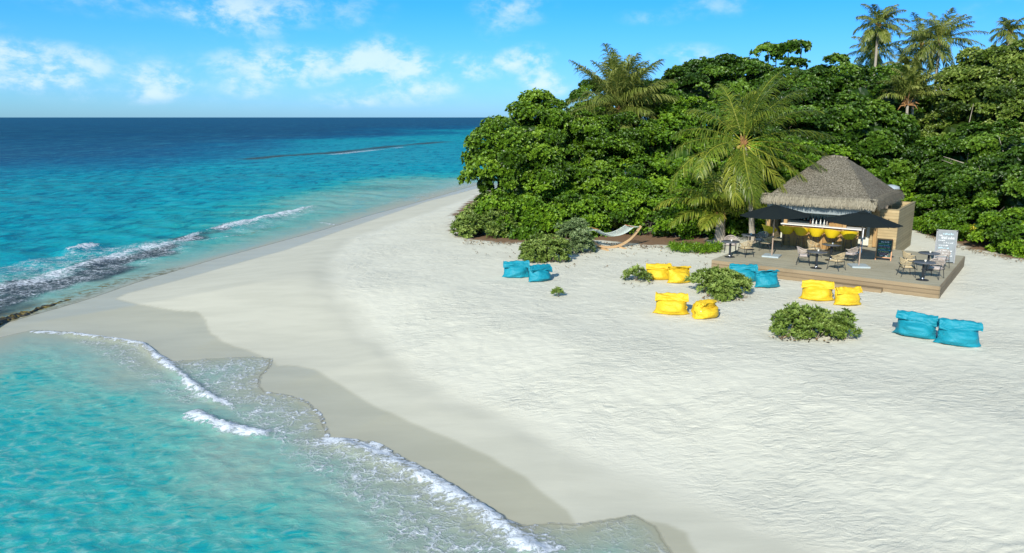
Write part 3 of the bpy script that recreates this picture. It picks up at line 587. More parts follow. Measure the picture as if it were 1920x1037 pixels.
shrub('wide grey green shrub spilling onto the sand at the left tip of the wood', 925, 444, 1, 1, 1, 31, M_SHRUB, [(-1.1, .4, .75, .9, .9, .75), (0, .4, .85, 1.1, 1.0, .85), (.95, .2, .7, 1.0, .9, .75), (-.3, 1.3, 1.2, 1.3, 1, 1.0), (-1.7, .1, .45, .5, .6, .5)], ln=.24, wd=.08, cl=.42)
shrub('round shrub with broad leaves directly behind the left pair of blue bean bags', 1020, 490, 1, 1, 1, 32, M_SHRUB, [(-.45, .1, .48, .75, .7, .55), (.4, 0, .5, .8, .7, .58), (0, .5, .6, .8, .7, .55)], ln=.19, wd=.065)
shrub('upright grey green shrub touching the left end of the hammock', 1078, 472, 1, 1, 1, 33, M_SHRUB2, [(0, 0, .75, .7, .7, .8), (.3, -.2, .5, .55, .5, .5), (-.35, .3, .8, .6, .6, .7), (.1, .5, 1.1, .55, .5, .55)], ln=.2, wd=.065)
shrub('small dense shrub beside the left yellow bean bag', 1192, 527, 1, 1, 1, 34, M_SHRUB, [(0, 0, .22, .5, .42, .36)], ln=.15, wd=.05, cl=.22)
shrub('spreading shrub between yellow and blue bean bags at the left corner of the deck', 1357, 558, 1, 1, 1, 35, M_SHRUB, [(-.55, .85, .42, .5, .42, .42), (.15, .75, .5, .65, .5, .45), (.0, 0, .35, .55, .5, .42), (.55, .55, .38, .5, .45, .4), (.0, -.25, .3, .36, .35, .34)], ln=.2, wd=.068, cl=.28)
shrub('largest lone oval shrub nearest the viewer, on open sand with yellowing lower leaves', 1527, 631, 1, 1, 1, 36, M_SHRUB, [(-.78, .05, .32, .55, .45, .42), (-.28, .2, .5, .6, .45, .48), (.3, .05, .36, .6, .45, .42), (.82, .05, .34, .48, .42, .4), (0, -.2, .25, .75, .35, .35)], ln=.18, wd=.062, cl=.26)
shrub('tiny lone seedling on bare sand in front of the blue bean bags', 1046, 555, 1, 1, 1, 37, M_SHRUB, [(0, 0, .1, .16, .16, .14)], ln=.17, wd=.06, cl=.16, dens=.3)
# strap-leaved plants
def strap_plant(label, cat, pts, seed, mat, ln=.45, wd=.06, n=10, name='ground_plant', group='strap leaved plants at the edge of the sand', h=.0):
    rng = np.random.default_rng(seed); C = np.array([(*G(x, y), .03+h*rng.uniform(.2, 1)) for x, y in pts]); g0 = C.mean(0)*np.array([1, 1, 0])
    AX = unit(np.array([[0, 0, 1.]])+rng.normal(0, .2, (len(C), 3)))
    V, Qd, T = rosettes(rng, C, AX, rng.uniform(.3, .9, len(C)), n, ln, wd, .8, .95)
    o = link(name, arr_mesh(name, V-g0, Qd, dict(tint=T), False), mat, None, tuple(g0)); return tag(o, label, cat, group)
rr_ = random.Random(5)
strap_plant('low bed of strappy ground cover on the sand left of the deck corner', 'ground cover', [(rr_.uniform(1256, 1352), 0) for _ in range(0)] or [(x, 474-abs(x-1310)*.05+rr_.uniform(-11, 3)) for x in [rr_.uniform(1258, 1350) for _ in range(170)]], 41, M_VINE, ln=.42, wd=.055, n=8)
M_YEL = leaf_mat('yellowing_leaf', (.08, .12, .01), (.24, .25, .02), (.52, .43, .04))
for i, (px, py, mt, lb) in enumerate(((1762, 446, M_VINE, 'green strap leaved plant just above the large grey board'), (1800, 448, M_VINE, 'green strap leaved plant right of the grey board in brown litter'),
        (1832, 455, M_YEL, 'yellow leaved plant in front of the hedge, first from the grey board'), (1852, 462, M_YEL, 'yellow leaved plant in the brown litter between two green plants'),
        (1878, 462, M_YEL, 'yellowish plant half under the dark tree near the right edge'), (1905, 478, M_VINE, 'large green strap leaved plant in the lower right corner of the hedge'),
        (1822, 430, M_VINE, 'upright green plant rising behind the yellow leaved plants'), (1725, 418, M_VINE, 'small green plant by the back corner of the timber wall'))):
    strap_plant(lb, 'plant', [(px+rr_.uniform(-9, 9), py+rr_.uniform(-3, 3)) for _ in range(12)], 50+i, mt, ln=.5, wd=.09, n=9, h=.7, name='leafy_plant', group='plants along the hedge at the right')

# ------------------------------------------------------------------ palms
def frond_mesh(rng, L, arch, pitch, az, nleaf=46, ll=.75, wind=(0, 0, 0), lw=.045, gap=1.0):
    """one pinnate frond rooted at origin"""
    n = 16; pts = []; p = np.zeros(3); th = pitch
    wv = np.array(wind, float)
    for i in range(n+1):
        pts.append(p.copy()); dirv = np.array([math.cos(th)*math.sin(az), math.cos(th)*math.cos(az), math.sin(th)])
        dirv = unit(dirv+wv*(i/n)**1.2); p = p+dirv*L/n; th -= arch/n*(0.35+1.3*i/n)
    pts = np.array(pts); V = []; F = []; T = []
    tang = unit(np.gradient(pts, axis=0)); side = unit(np.cross(tang, np.array([0, 0, 1.]))+1e-6)
    # rachis: thin three sided strip
    for i in range(n+1):
        r = .035*(1-.85*i/n); nrm = np.cross(side[i], tang[i])
        V += [pts[i]-side[i]*r, pts[i]+nrm*r*.8, pts[i]+side[i]*r, pts[i]-nrm*r*.8]; T += [.95]*4
    for i in range(n):
        for k in range(4): F.append((i*4+k, i*4+(k+1) % 4, (i+1)*4+(k+1) % 4, (i+1)*4+k))
    base_t = rng.uniform(.25, .75)
    for j in range(nleaf):
        u = .14+.85*(j+rng.uniform(0, .6))/nleaf; x = u*n; i = min(int(x), n-1); f_ = x-i
        pp = pts[i]*(1-f_)+pts[i+1]*f_; tg = tang[i]; sdv = side[i]; nr = np.cross(sdv, tg)
        ln = ll*(math.sin(math.pi*min(1, u*.86+.12))**.6)*rng.uniform(.85, 1.1)
        for sg in (-1, 1):
            if rng.random() > gap: continue
            d0 = unit(sdv*sg*.85+tg*(.45+.5*u)+nr*rng.uniform(-.05, .3)+wv*.3+rng.normal(0, .07, 3))
            d1 = unit(d0+np.array([0, 0, -1.])*rng.uniform(.45, 1.0)+wv*.5)
            d2 = unit(d1+np.array([0, 0, -1.])*rng.uniform(.5, 1.1)+wv*.5)
            a = pp; b_ = a+d0*ln*.35; c_ = b_+d1*ln*.35; e_ = c_+d2*ln*.3
            wdv = unit(np.cross(d0, nr)+rng.normal(0, .2, 3))*lw*.5
            k0 = len(V); tt = np.clip(base_t+rng.normal(0, .14), 0, 1)
            V += [a-wdv*.6, a+wdv*.6, b_+wdv, b_-wdv, c_+wdv*.8, c_-wdv*.8, e_+wdv*.15, e_-wdv*.15]; T += [tt]*4+[tt+.05]*2+[tt+.15]*2
            F += [(k0, k0+1, k0+2, k0+3), (k0+3, k0+2, k0+4, k0+5), (k0+5, k0+4, k0+6, k0+7)]
    return np.array(V), np.array(F), np.clip(T, 0, 1)
def palm(label, base, top, fronds, seed, mat=M_FROND, L=4.2, ll=.8, tr=.17, bend=(.3, 0), wind=(0, 0, 0), lw=.05, nleaf=46, dead=0, nuts=False, gap=1.0, fib=1.0, group='coconut palms'):
    rng = np.random.default_rng(seed); bx, by = base; root = empty('coconut_palm', (bx, by, 0)); tag(root, label, 'palm tree', group)
    T0 = Vector((top[0]-bx, top[1]-by, top[2])); mid = T0*.5+Vector((bend[0], bend[1], -.1))
    pts = [mid*2*q*(1-q)+T0*q*q for q in [j/22 for j in range(23)]]
    rad = [tr*(1.5-.5*min(1, q*8))*(1-.3*q)*(1+(.05 if j % 2 else -.03)) for j, q in enumerate([j/22 for j in range(23)])]
    MB().tube([Vector((0, 0, -.15))]+pts, [rad[0]*1.1]+rad, 10).build('trunk', M_TRUNK, root)
    c = MB()
    for k in range(26):
        a = rnd.uniform(0, 6.28); r1 = rnd.uniform(.12, .34)*fib; z1 = rnd.uniform(-.25, .45)*fib
        c.tube([T0+Vector((math.cos(a)*.05, math.sin(a)*.05, -.25)), T0+Vector((math.cos(a)*r1*.7, math.sin(a)*r1*.7, z1*.5)), T0+Vector((math.cos(a)*r1, math.sin(a)*r1, z1))], [.07, .05, .015], 5)
    c.build('crown_shaft', M_FIBRE, root)
    if nuts:
        for k in range(5):
            a = rnd.uniform(0, 6.28); q = T0+Vector((math.cos(a)*.3, math.sin(a)*.3-.1, -.28+rnd.uniform(-.08, .1)))
            s_ = MB(); s_.lathe([(.001, -.13), (.07, -.1), (.105, 0), (.07, .09), (.001, .12)], 10)
            o = s_.build('coconut', simple('coconut_husk', (.42, .30, .07), .5) if k == 0 else bpy.data.materials['coconut_husk'], root); o.location = q
    for (azd, pit, arch, ls) in fronds:
        V, F, T = frond_mesh(rng, L*ls, R(arch), R(pit), R(azd), nleaf, ll, wind, lw, gap)
        o = link('frond', arr_mesh('frond', V, F, dict(tint=T), False), mat, root); o.location = T0
    return root
def auto_fronds(n, seed, lo=-45, hi=80, arch=(70, 120), ls=(.8, 1.1)):
    r_ = random.Random(seed); out = []
    for i in range(n):
        t = i/(n-1.0); out.append(((i*137.5+r_.uniform(-12, 12)) % 360, lo+(hi-lo)*(t**.75)+r_.uniform(-6, 6), r_.uniform(*arch)*(1-.35*t), r_.uniform(*ls)))
    return out
# az measured clockwise from +Y (away from the viewer); 90 = right, 180 = towards the viewer, 270 = left
p1 = P(1394, 268, 40.8)
palm('big coconut palm with yellow green fronds hanging over the left side of the thatched roof', (P(1414, 430, 41).x, 41.2), p1,
     [(95, 22, 62, 1.05), (100, 5, 60, 1.1), (118, -8, 45, 1.05), (130, -22, 40, 1.0), (150, -35, 35, .95), (180, -50, 25, .95), (195, -25, 60, .95), (215, -40, 40, .8), (268, 12, 70, 1.0), (262, -6, 62, 1.1), (280, 25, 60, .85), (240, 5, 80, .9),
      (60, 55, 60, 1.1), (75, 40, 60, 1.1), (20, 60, 50, 1.0), (45, 74, 55, 1.1), (330, 66, 60, .95), (350, 50, 60, .95), (85, 62, 60, 1.05), (300, 45, 65, .85), (100, 80, 50, 1.0), (160, 60, 90, .8), (200, 72, 80, .8)],
     61, L=4.75, ll=1.2, tr=.17, bend=(.35, .2), wind=(.40, .06, .03), lw=.038, nleaf=74, nuts=True, gap=.88)
p2 = P(1352, 405, 42.3)
palm('short young palm at the left corner of the deck with one long frond reaching left', (p2.x, 42.3), p2,
     [(268, 38, 95, 1.08), (285, 55, 80, .8), (300, 68, 60, .85), (330, 75, 50, .9), (20, 78, 45, .85), (60, 70, 60, .85), (95, 55, 70, .75), (230, 50, 95, .85), (200, 60, 95, .8), (160, 62, 90, .8), (130, 45, 95, .8), (250, 20, 80, .9), (100, 25, 80, .75), (0, 60, 60, .8), (215, 15, 70, .7)],
     62, L=4.0, ll=.95, tr=.32, bend=(0, 0), wind=(.03, 0, 0), lw=.055, nleaf=52)
p3 = P(1163, 208, 54.5)
palm('windswept palm standing above the bushes at the left of the wood', (p3.x-.2, 54.6), p3, auto_fronds(46, 3, -18, 88, (35, 85), (.8, 1.1)), 63, M_FROND_D, L=4.7, ll=1.35, tr=.2, wind=(.36, 0, .10), lw=.055, nleaf=64, gap=.92)
def fp(label, px, py, Y, n, L, seed, wind=(.2, 0, 0), mat=M_FROND_D, lo=-55, hi=75, gap=.85, tr=.16, ll=.85, fib=1.0):
    p = P(px, py, Y); return palm(label, (p.x, Y), p, auto_fronds(int(n*1.4), seed, lo, hi, (60, 110)), seed, mat, L=L, ll=ll*1.2, tr=tr, bend=(.2, 0), wind=wind, lw=.065, nleaf=48, gap=gap, fib=fib)
fp('tallest slim palm with a pale bare trunk against the sky', 1647, 48, 74, 18, 2.7, 71, (.12, 0, 0), gap=.8)
fp('lower palm crown right behind the tallest slim palm', 1638, 98, 82, 17, 3.0, 72, (.05, 0, 0))
fp('full palm crown on the skyline, right one of the pair beside the upper right tree', 1762, 76, 70, 20, 3.6, 73, (.3, 0, .05))
fp('ragged palm crown on the skyline, left one of the pair beside the upper right tree', 1728, 84, 76, 16, 3.3, 74, (.1, 0, 0))
fp('small distant palm top at the right edge above the olive tree', 1893, 62, 80, 12, 2.0, 75, (.1, 0, 0))
fp('brownish palm with a rusty crown heart and bare pale trunk amid the green trees', 1702, 190, 53.5, 15, 2.7, 76, (.12, 0, .05), lo=30, hi=85, tr=.13, fib=2.4, ll=.6)
fp('smaller palm leaning against the rusty crowned palm, its trunk close beside it', 1713, 176, 54.5, 11, 2.4, 77, (.12, 0, .05), lo=30, hi=85, tr=.13, fib=1.9, ll=.6)
fp('dull palm crown half hidden behind the skyline trees left of the palm pair', 1700, 128, 72, 12, 2.4, 78, (.1, 0, 0))

# ------------------------------------------------------------------ rock ledge
def rock_ledge():
    pts = gl([(-60, 630), (-20, 614), (0, 604), (20, 597), (45, 589), (62, 583), (80, 577), (100, 570), (120, 564), (135, 559)], WZ)
    n = 90; t = np.linspace(0, 1, n); s = np.linspace(0, 1, len(pts)); cx = np.interp(t, s, pts[:, 0]); cy = np.interp(t, s, pts[:, 1]); V = []; F = []; k = 12
    for i in range(n):
        tx = cx[min(i+1, n-1)]-cx[max(i-1, 0)]; ty = cy[min(i+1, n-1)]-cy[max(i-1, 0)]; l = math.hypot(tx, ty); nx, ny = -ty/l, tx/l
        wd = (.40*(1-t[i]*.75)+.05)*(.7+.6*mnoise.noise((cx[i]*1.5, cy[i]*1.5, 3))+.3)
        for j in range(k):
            a = math.pi*j/(k-1); q = (cx[i]*3, cy[i]*3, j*.5); rr = 1+.55*mnoise.noise(q)+.3*mnoise.noise((q[0]*3, q[1]*3, q[2]*3))
            V.append((cx[i]+nx*math.cos(a)*wd*rr, cy[i]+ny*math.cos(a)*wd*rr, WZ-.12+math.sin(a)*(.26*rr)*(1-.6*t[i])))
        if i: F += [((i-1)*k+j, (i-1)*k+j+1, i*k+j+1, i*k+j) for j in range(k-1)]
    m, nt, b = new_mat('algae_rock'); gp = nt.new('ShaderNodeNewGeometry').outputs['Position']
    nt.put(b.inputs['Base Color'], nt.ramp(nt.noise(gp, 3.2, 6, .7), [(.35, (.012, .012, .008)), (.5, (.05, .04, .015)), (.62, (.22, .16, .02)), (.75, (.34, .26, .05))])); b.inputs['Roughness'].default_value = .45
    nt.put(b.inputs['Normal'], nt.bump(nt.noise(gp, 9, 6, .7), 1, .05))
    me = bpy.data.meshes.new('rock_ledge'); me.from_pydata(V, [], F); me.update()
    tag(link('rock_ledge', me, m), 'dark algae covered rock ledge between the sea and the sand spit at the left edge', 'rocks')
rock_ledge()

# ------------------------------------------------------------------ deck frame of reference
O2 = G(1335, 487, .5); DA = math.atan2(-.596, .803); E1 = Vector((math.cos(DA), math.sin(DA), 0)); E2 = Vector((-math.sin(DA), math.cos(DA), 0)); DZ = .5
def D(x, y, z=DZ): return Vector((O2[0], O2[1], z))+E1*x+E2*y-Vector((0, 0, 0))
def wood(name, c0, c1, rough=.7, along='x', plank=.14, bump=.4, axis=1, gapd=.25, wear=None):
    """planks across 'axis' (0 x,1 y,2 z) in object space; grain runs along 'along'"""
    m, nt, b = new_mat(name); tc = nt.new('ShaderNodeTexCoord').outputs['Object']; sp = nt.new('ShaderNodeSeparateXYZ'); nt.put(sp.inputs[0], tc)
    q = nt.m('DIVIDE', sp.outputs[axis], plank); fl = nt.m('FLOOR', q); fr_ = nt.m('FRACT', q)
    wn_ = nt.new('ShaderNodeTexWhiteNoise', noise_dimensions='1D'); nt.put(wn_.inputs['W'], fl)
    st = {'x': (1.2, 14, 14), 'y': (14, 1.2, 14), 'z': (14, 14, 1.2)}[along]
    g = nt.noise(nt.mapping(tc, scale=st), 1.6, 6, .65, .6); bigv = nt.noise(tc, .9, 4, .6)
    c = nt.mix(nt.m('ADD', nt.m('MULTIPLY', g, .6), nt.m('MULTIPLY', wn_.outputs[0], .4)), c0, c1)
    c = nt.mix(nt.m('MULTIPLY', nt.sstep(bigv, .45, .7), .25), c, tuple(x*.6 for x in c0))
    edge = nt.m('MINIMUM', fr_, nt.m('SUBTRACT', 1.0, fr_)); e2 = nt.sstep(edge, .0, .05)
    c = nt.mix(nt.m('MULTIPLY', nt.m('SUBTRACT', 1.0, nt.sstep(edge, .0, .05)), gapd*3), c, tuple(x*.18 for x in c0))
    nt.put(b.inputs['Base Color'], c); b.inputs['Roughness'].default_value = rough; b.inputs['Specular IOR Level'].default_value = .3
    nt.put(b.inputs['Normal'], nt.bump(nt.m('ADD', nt.m('MULTIPLY', e2, .6), nt.m('MULTIPLY', g, .25)), bump, .02)); return m
M_DECK = wood('weathered_deck_boards', (.27, .25, .175), (.42, .39, .28), .75, 'x', .14, gapd=.12)
M_FASCIA = wood('deck_fascia_wood', (.175, .125, .07), (.31, .235, .14), .7, 'x', .17, axis=2)
M_FASCIA_S = wood('deck_side_wood', (.17, .13, .075), (.27, .215, .135), .7, 'y', .17, axis=2)
M_WALL = wood('warm_timber_cladding', (.27, .19, .085), (.50, .39, .21), .6, 'x', .15, axis=2, gapd=.33, bump=.8)
M_WALLS = wood('shaded_timber_cladding', (.21, .175, .095), (.36, .30, .175), .7, 'y', .15, axis=2, gapd=.3)  # side boards coloured darker to stand in for shade on that face
M_COUNTER = wood('varnished_counter_panels', (.24, .13, .04), (.42, .25, .09), .45, 'z', .16, axis=0)
M_POST = simple('varnished_post', (.36, .22, .085), .5, var=.2, scale=6, stretch=(3, 3, .4))
M_DARKMETAL = simple('dark_metal', (.028, .032, .036), .45, .3)
M_STEEL = simple('brushed_steel', (.62, .62, .62), .28, 1)
M_GRAN = simple('pale_stone_slab', (.34, .40, .41), .6)

deck = empty('wooden_deck', D(0, 0, 0), DA); tag(deck, 'low weathered timber terrace carrying the tables and the bar', 'deck')
W_, H_ = 9.35, 8.1
bo = MB(); y = .0; i = 0
while y < H_-.01:
    y1 = min(y+.137, H_); xs = [0, rnd.uniform(2.2, 4.2), rnd.uniform(5.2, 7.4), W_]
    for a, b_ in zip(xs[:-1], xs[1:]):
        dz = rnd.uniform(-.003, .003); bo.box((a+.003, y, DZ-.035+dz), (b_-.003, y1-.008, DZ+dz))
    y += .14; i += 1
bo.build('deck_boards', M_DECK, deck)
MB().box((.02, .05, -.12), (W_-.04, H_-.02, DZ-.05)).build('deck_frame', M_DARKMETAL, deck)
for z0, z1 in ((-.1, .14), (.15, .31), (.32, .485)):
    q = MB(); q.box((0, -.035, z0), (W_, -.002, z1)); q.build('front_fascia_board', M_FASCIA, deck)
for z0, z1 in ((-.1, .14), (.15, .31), (.32, .485)):
    q = MB(); q.box((W_+.003, -.03, z0), (W_+.035, H_, z1)); q.build('side_fascia_board', M_FASCIA_S, deck)
MB().box((4.85, -.40, -.1), (7.35, -.04, .13)).box((4.85, -.40, .137), (7.35, -.04, .165)).build('step', M_FASCIA, deck)

# ------------------------------------------------------------------ beach bar hut
M_THATCH, nt, b = new_mat('grey_thatch')
tc = nt.new('ShaderNodeTexCoord').outputs['Object']
g1 = nt.noise(nt.mapping(tc, scale=(9, 9, 1.6)), 1.8, 7, .72, .4); g2 = nt.noise(tc, 1.1, 4, .6); g3 = nt.noise(tc, 22, 4, .7)
c = nt.mix(nt.sstep(g1, .36, .66), (.06, .052, .036), (.32, .285, .215)); c = nt.mix(nt.m('MULTIPLY', nt.sstep(g2, .5, .75), .4), c, (.085, .07, .048)); c = nt.mix(nt.m('MULTIPLY', nt.sstep(g3, .5, .8), .4), c, (.32, .29, .22))
nt.put(b.inputs['Base Color'], c); b.inputs['Roughness'].default_value = .95; b.inputs['Specular IOR Level'].default_value = .1
nt.put(b.inputs['Normal'], nt.bump(nt.m('ADD', g1, nt.m('MULTIPLY', g3, .6)), 1.0, .07))
M_FRINGE, nt, b = new_mat('pale_thatch_fringe')
tc = nt.new('ShaderNodeTexCoord').outputs['Object']; tn = nt.attr('tint')
c = nt.mix(nt.m('ADD', nt.m('MULTIPLY', tn, .6), nt.m('MULTIPLY', nt.noise(tc, 3, 5, .6), .4)), (.13, .115, .08), (.34, .305, .225)); nt.put(b.inputs['Base Color'], c); b.inputs['Roughness'].default_value = .95; b.inputs['Specular IOR Level'].default_value = .1
hut = empty('beach_bar_hut', D(0, 0, 0), DA); tag(hut, 'open fronted timber beach bar under a grey thatched hip roof', 'hut')
xa, xb, ya, yb = .25, 5.75, 5.55, 12.3       # eave rectangle
def roof():
    ie = .32; zb, zt = 3.10, 5.02; x0, x1, y0, y1 = xa+ie, xb-ie, ya+ie, yb-ie; r0, r1, ry = 2.35, 3.35, 9.1
    V = []; F = []; n = 26; k = 96
    # closed ring loft from eave rectangle to short ridge, with slight bell and lumpy thatch
    per = []
    for j in range(k):
        t = j/k*4; s = int(t); f_ = t-s
        cs = [(x0, y0), (x1, y0), (x1, y1), (x0, y1)]; a = cs[s]; c_ = cs[(s+1) % 4]; per.append((a[0]+(c_[0]-a[0])*f_, a[1]+(c_[1]-a[1])*f_))
    for i in range(n+1):
        h = i/n
        for (px_, py_) in per:
            tx = r0+(r1-r0)*(px_-x0)/(x1-x0); ty = ry
            hh = h; z = zb+(zt-zb)*(h**.98)
            x = px_+(tx-px_)*hh; y_ = py_+(ty-py_)*hh
            nn_ = mnoise.noise((x*1.3, y_*1.3, z*1.3))*.05+mnoise.noise((x*4, y_*4, z*4))*.03
            cap = .06*math.sin(min(1, (1-h)*8)*math.pi/2)
            V.append((x, y_, z+nn_-.06+cap))
    for i in range(n):
        for j in range(k): F.append((i*k+j, i*k+(j+1) % k, (i+1)*k+(j+1) % k, (i+1)*k+j))
    me = bpy.data.meshes.new('thatched_roof'); me.from_pydata(V, [], F); me.polygons.foreach_set('use_smooth', [True]*len(F)); me.update()
    ro_ = link('thatched_roof', me, M_THATCH, hut)
    MB().tube([(r0-.15, ry, zt-.10), ((r0+r1)/2, ry, zt-.05), (r1+.15, ry, zt-.10)], [.05, .10, .05], 10).build('ridge_cap', M_THATCH, ro_)
    # fringe: solid skirt plus thousands of straws
    V = []; F = []; T = []
    def skirt(pa, pb, nrm, seed):
        L = math.hypot(pb[0]-pa[0], pb[1]-pa[1]); N = int(L*60); r_ = random.Random(seed)
        for i in range(N):
            for layer in range(3):
                t = (i+r_.random())/N; x = pa[0]+(pb[0]-pa[0])*t; y_ = pa[1]+(pb[1]-pa[1])*t
                zt_ = 3.16-layer*.10+r_.uniform(-.03, .03); out0 = -.30+.05*layer; out1 = .0+.05*layer+r_.uniform(-.05, .05); zb_ = 2.74+r_.uniform(-.12, .08)+(.10 if layer == 0 else 0)
                dr_ = r_.uniform(-.06, .06); wx, wy = (pb[0]-pa[0])/L*.02, (pb[1]-pa[1])/L*.02
                k0 = len(V)
                a = (x+nrm[0]*out0, y_+nrm[1]*out0, zt_); m_ = (x+nrm[0]*(out0+out1)*.45+nrm[0]*.10, y_+nrm[1]*(out0+out1)*.45+nrm[1]*.10, (zt_+zb_)/2+.06); e = (x+nrm[0]*out1+wx*dr_*40, y_+nrm[1]*out1+wy*dr_*40, zb_)
                for q_, w2 in ((a, 1), (m_, 1), (e, .5)):
                    V.append((q_[0]-wx*w2, q_[1]-wy*w2, q_[2])); V.append((q_[0]+wx*w2, q_[1]+wy*w2, q_[2]))
                tt = r_.random(); T.extend([tt]*6); F.append((k0, k0+1, k0+3, k0+2)); F.append((k0+2, k0+3, k0+5, k0+4))
    skirt((xa, ya), (xb, ya), (0, -1), 1); skirt((xb, ya), (xb, yb), (1, 0), 2); skirt((xa, yb), (xa, ya), (-1, 0), 3); skirt((xb, yb), (xa, yb), (0, 1), 4)
    link('thatch_fringe', arr_mesh('thatch_fringe', V, F, dict(tint=T), False), M_FRINGE, ro_)
    s = MB()
    def band(ax, ay, bx, by, ax2, ay2, bx2, by2): s.add([(ax, ay, 3.10), (bx, by, 3.10), (bx2, by2, 2.76), (ax2, ay2, 2.76)], [(0, 1, 2, 3)], False)
    e = .30
    for (A_, B_, n_) in (((xa, ya), (xb, ya), 0), ((xb, ya), (xb, yb), 0), ((xb, yb), (xa, yb), 0), ((xa, yb), (xa, ya), 0)):
        cx_, cy_ = (xa+xb)/2, (ya+yb)/2
        f1 = lambda p, d_: (p[0]+(d_ if p[0] < cx_ else -d_), p[1]+(d_ if p[1] < cy_ else -d_))
        a1 = f1(A_, e); b1 = f1(B_, e); a2 = f1(A_, .06); b2 = f1(B_, .06)
        band(*a1, *b1, *a2, *b2)
    s.build('thatch_underlay', M_THATCH, ro_)
roof()
CZ = 1.66
MB().box((1.35, 6.06, DZ+.002), (4.95, 6.12, CZ-.05)).build('counter_front', M_COUNTER, hut)
for x in (1.33, 2.32, 3.25, 4.22, 4.9):
    MB().box((x, 6.00, DZ+.003), (x+.09, 6.058, CZ-.052)).build('counter_batten', M_POST, hut)
M_TOP = simple('pale_countertop', (.72, .70, .64), .35)
MB().box((1.25, 5.92, CZ-.045), (5.15, 6.62, CZ)).build('countertop', M_TOP, hut)
for x, y_ in ((1.42, 6.2), (4.28, 6.22), (.55, 6.2), (5.3, 8.4), (.55, 11.6), (5.3, 11.6)):
    MB().box((x-.08, y_-.08, DZ+.003), (x+.08, y_+.08, 3.05)).build('post', M_POST, hut)
MB().box((.5, 8.55, DZ+.003), (4.98, 8.62, 2.95)).build('back_wall', simple('sage_back_wall', (.58, .58, .47), .8), hut)
MB().box((.5, 5.95, 2.28), (5.40, 5.985, 2.72)).build('grey_awning', simple('grey_awning_cloth', (.24, .275, .275), .8), hut)
MB().box((1.0, 8.25, 1.55), (4.7, 8.54, 1.60)).box((1.0, 8.25, 2.0), (4.7, 8.54, 2.04)).build('bottle_shelf', M_DARKMETAL, hut)
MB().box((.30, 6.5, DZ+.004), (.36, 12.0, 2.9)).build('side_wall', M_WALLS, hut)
MB().box((3.75, 8.2, 1.0), (4.9, 8.24, 2.5)).build('cupboard', M_COUNTER, hut)
# bright metal-framed opening at the right end of the counter
fr = MB(); fr.box((5.16, 6.02, DZ+.003), (5.21, 6.07, CZ-.003)).box((4.98, 6.02, DZ+.003), (5.157, 6.07, DZ+.06)); fr.build('counter_end_frame', simple('white_frame', (.78, .78, .76), .4), hut)
# walled timber store at the right rear, open on top
st_ = empty('timber_store', D(0, 0, 0), DA); tag(st_, 'roofless timber clad enclosure at the right rear of the hut', 'enclosure')
MB().box((4.95, 8.65, 0), (6.25, 8.76, 2.42)).build('front_wall', M_WALL, st_)
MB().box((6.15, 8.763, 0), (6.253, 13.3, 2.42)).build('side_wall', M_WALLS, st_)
MB().box((5.0, 13.2, 0), (6.147, 13.3, 2.42)).build('rear_wall', M_WALL, st_)
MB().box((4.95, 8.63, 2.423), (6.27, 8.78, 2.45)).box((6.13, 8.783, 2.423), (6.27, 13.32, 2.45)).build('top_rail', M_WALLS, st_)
# wall lantern
la_ = empty('wall_lantern', D(5.82, 8.6, 1.75), DA); tag(la_, 'small dark lantern hanging on the sunlit timber wall', 'lantern')
MB().box((-.015, -.03, .17), (.015, .045, .2)).box((-.06, -.10, .10), (.06, .0, .13)).box((-.06, -.10, -.14), (.06, .0, -.11)).box((-.06, -.10, -.108), (-.045, -.085, .098)).box((.045, -.10, -.108), (.06, -.085, .098)).box((-.06, -.015, -.108), (-.045, 0, .098)).box((.045, -.015, -.108), (.06, 0, .098)).build('lantern_frame', M_DARKMETAL, la_)
MB().lathe([(.001, -.1), (.03, -.1), (.03, 0), (.001, .0)], 10, (0, -.05)).build('candle', simple('candle_wax', (.6, .45, .3), .5), la_)
# bottles
bcols = [(.08, .035, .02), (.02, .05, .03), (.35, .30, .24), (.16, .05, .03), (.55, .55, .5), (.05, .02, .02)]
BM = [simple('bottle_glass', c_, .15, var=.05) for c_ in bcols]
for i in range(26):
    onbar = i >= 16
    x = (1.5+.17*i+rnd.uniform(-.04, .04)) if not onbar else 2.55+(i-16)*.17+rnd.uniform(-.04, .04)
    if not onbar and x > 3.7: x = 1.1+(x-3.7)*.9
    y_ = 8.38 if not onbar else 6.42+rnd.uniform(-.08, .08); z = 1.602 if (not onbar) else CZ+.002
    h_ = rnd.uniform(.24, .32); mi = rnd.choice((0, 1, 3, 5, 0)) if not onbar else rnd.choice((0, 2, 4, 2, 3, 5))
    s_ = MB(); s_.lathe([(.001, 0), (.036, 0), (.038, h_*.55), (.015, h_*.72), (.013, h_*.97), (.001, h_)], 10)
    o = s_.build('bottle', BM[mi]); o.location = D(x, y_, z)
    nm = ['dark brown', 'dark green', 'cream', 'red brown', 'pale clear', 'almost black'][mi]
    tag(o, ('%s bottle standing on the pale bar counter behind the yellow stools' % nm) if onbar else ('%s bottle on the shelf along the back wall of the bar' % nm), 'bottle', 'bottles on the bar counter' if onbar else 'bottles on the back shelf')
# wooden tray box on the counter's right
bxr = empty('drinks_crate', D(3.85, 6.35, CZ+.002), DA); tag(bxr, 'low reddish wooden crate on the right part of the bar counter', 'crate')
MB().box((-.32, -.14, 0), (.32, .14, .02)).build('bottom', M_COUNTER, bxr)
for (a, b_) in (((-.32, -.14, .021), (.32, -.12, .16)), ((-.32, .12, .021), (.32, .14, .16)), ((-.32, -.119, .021), (-.30, .119, .16)), ((.30, -.119, .021), (.32, .119, .16))): MB().box(a, b_).build('side', M_COUNTER, bxr)

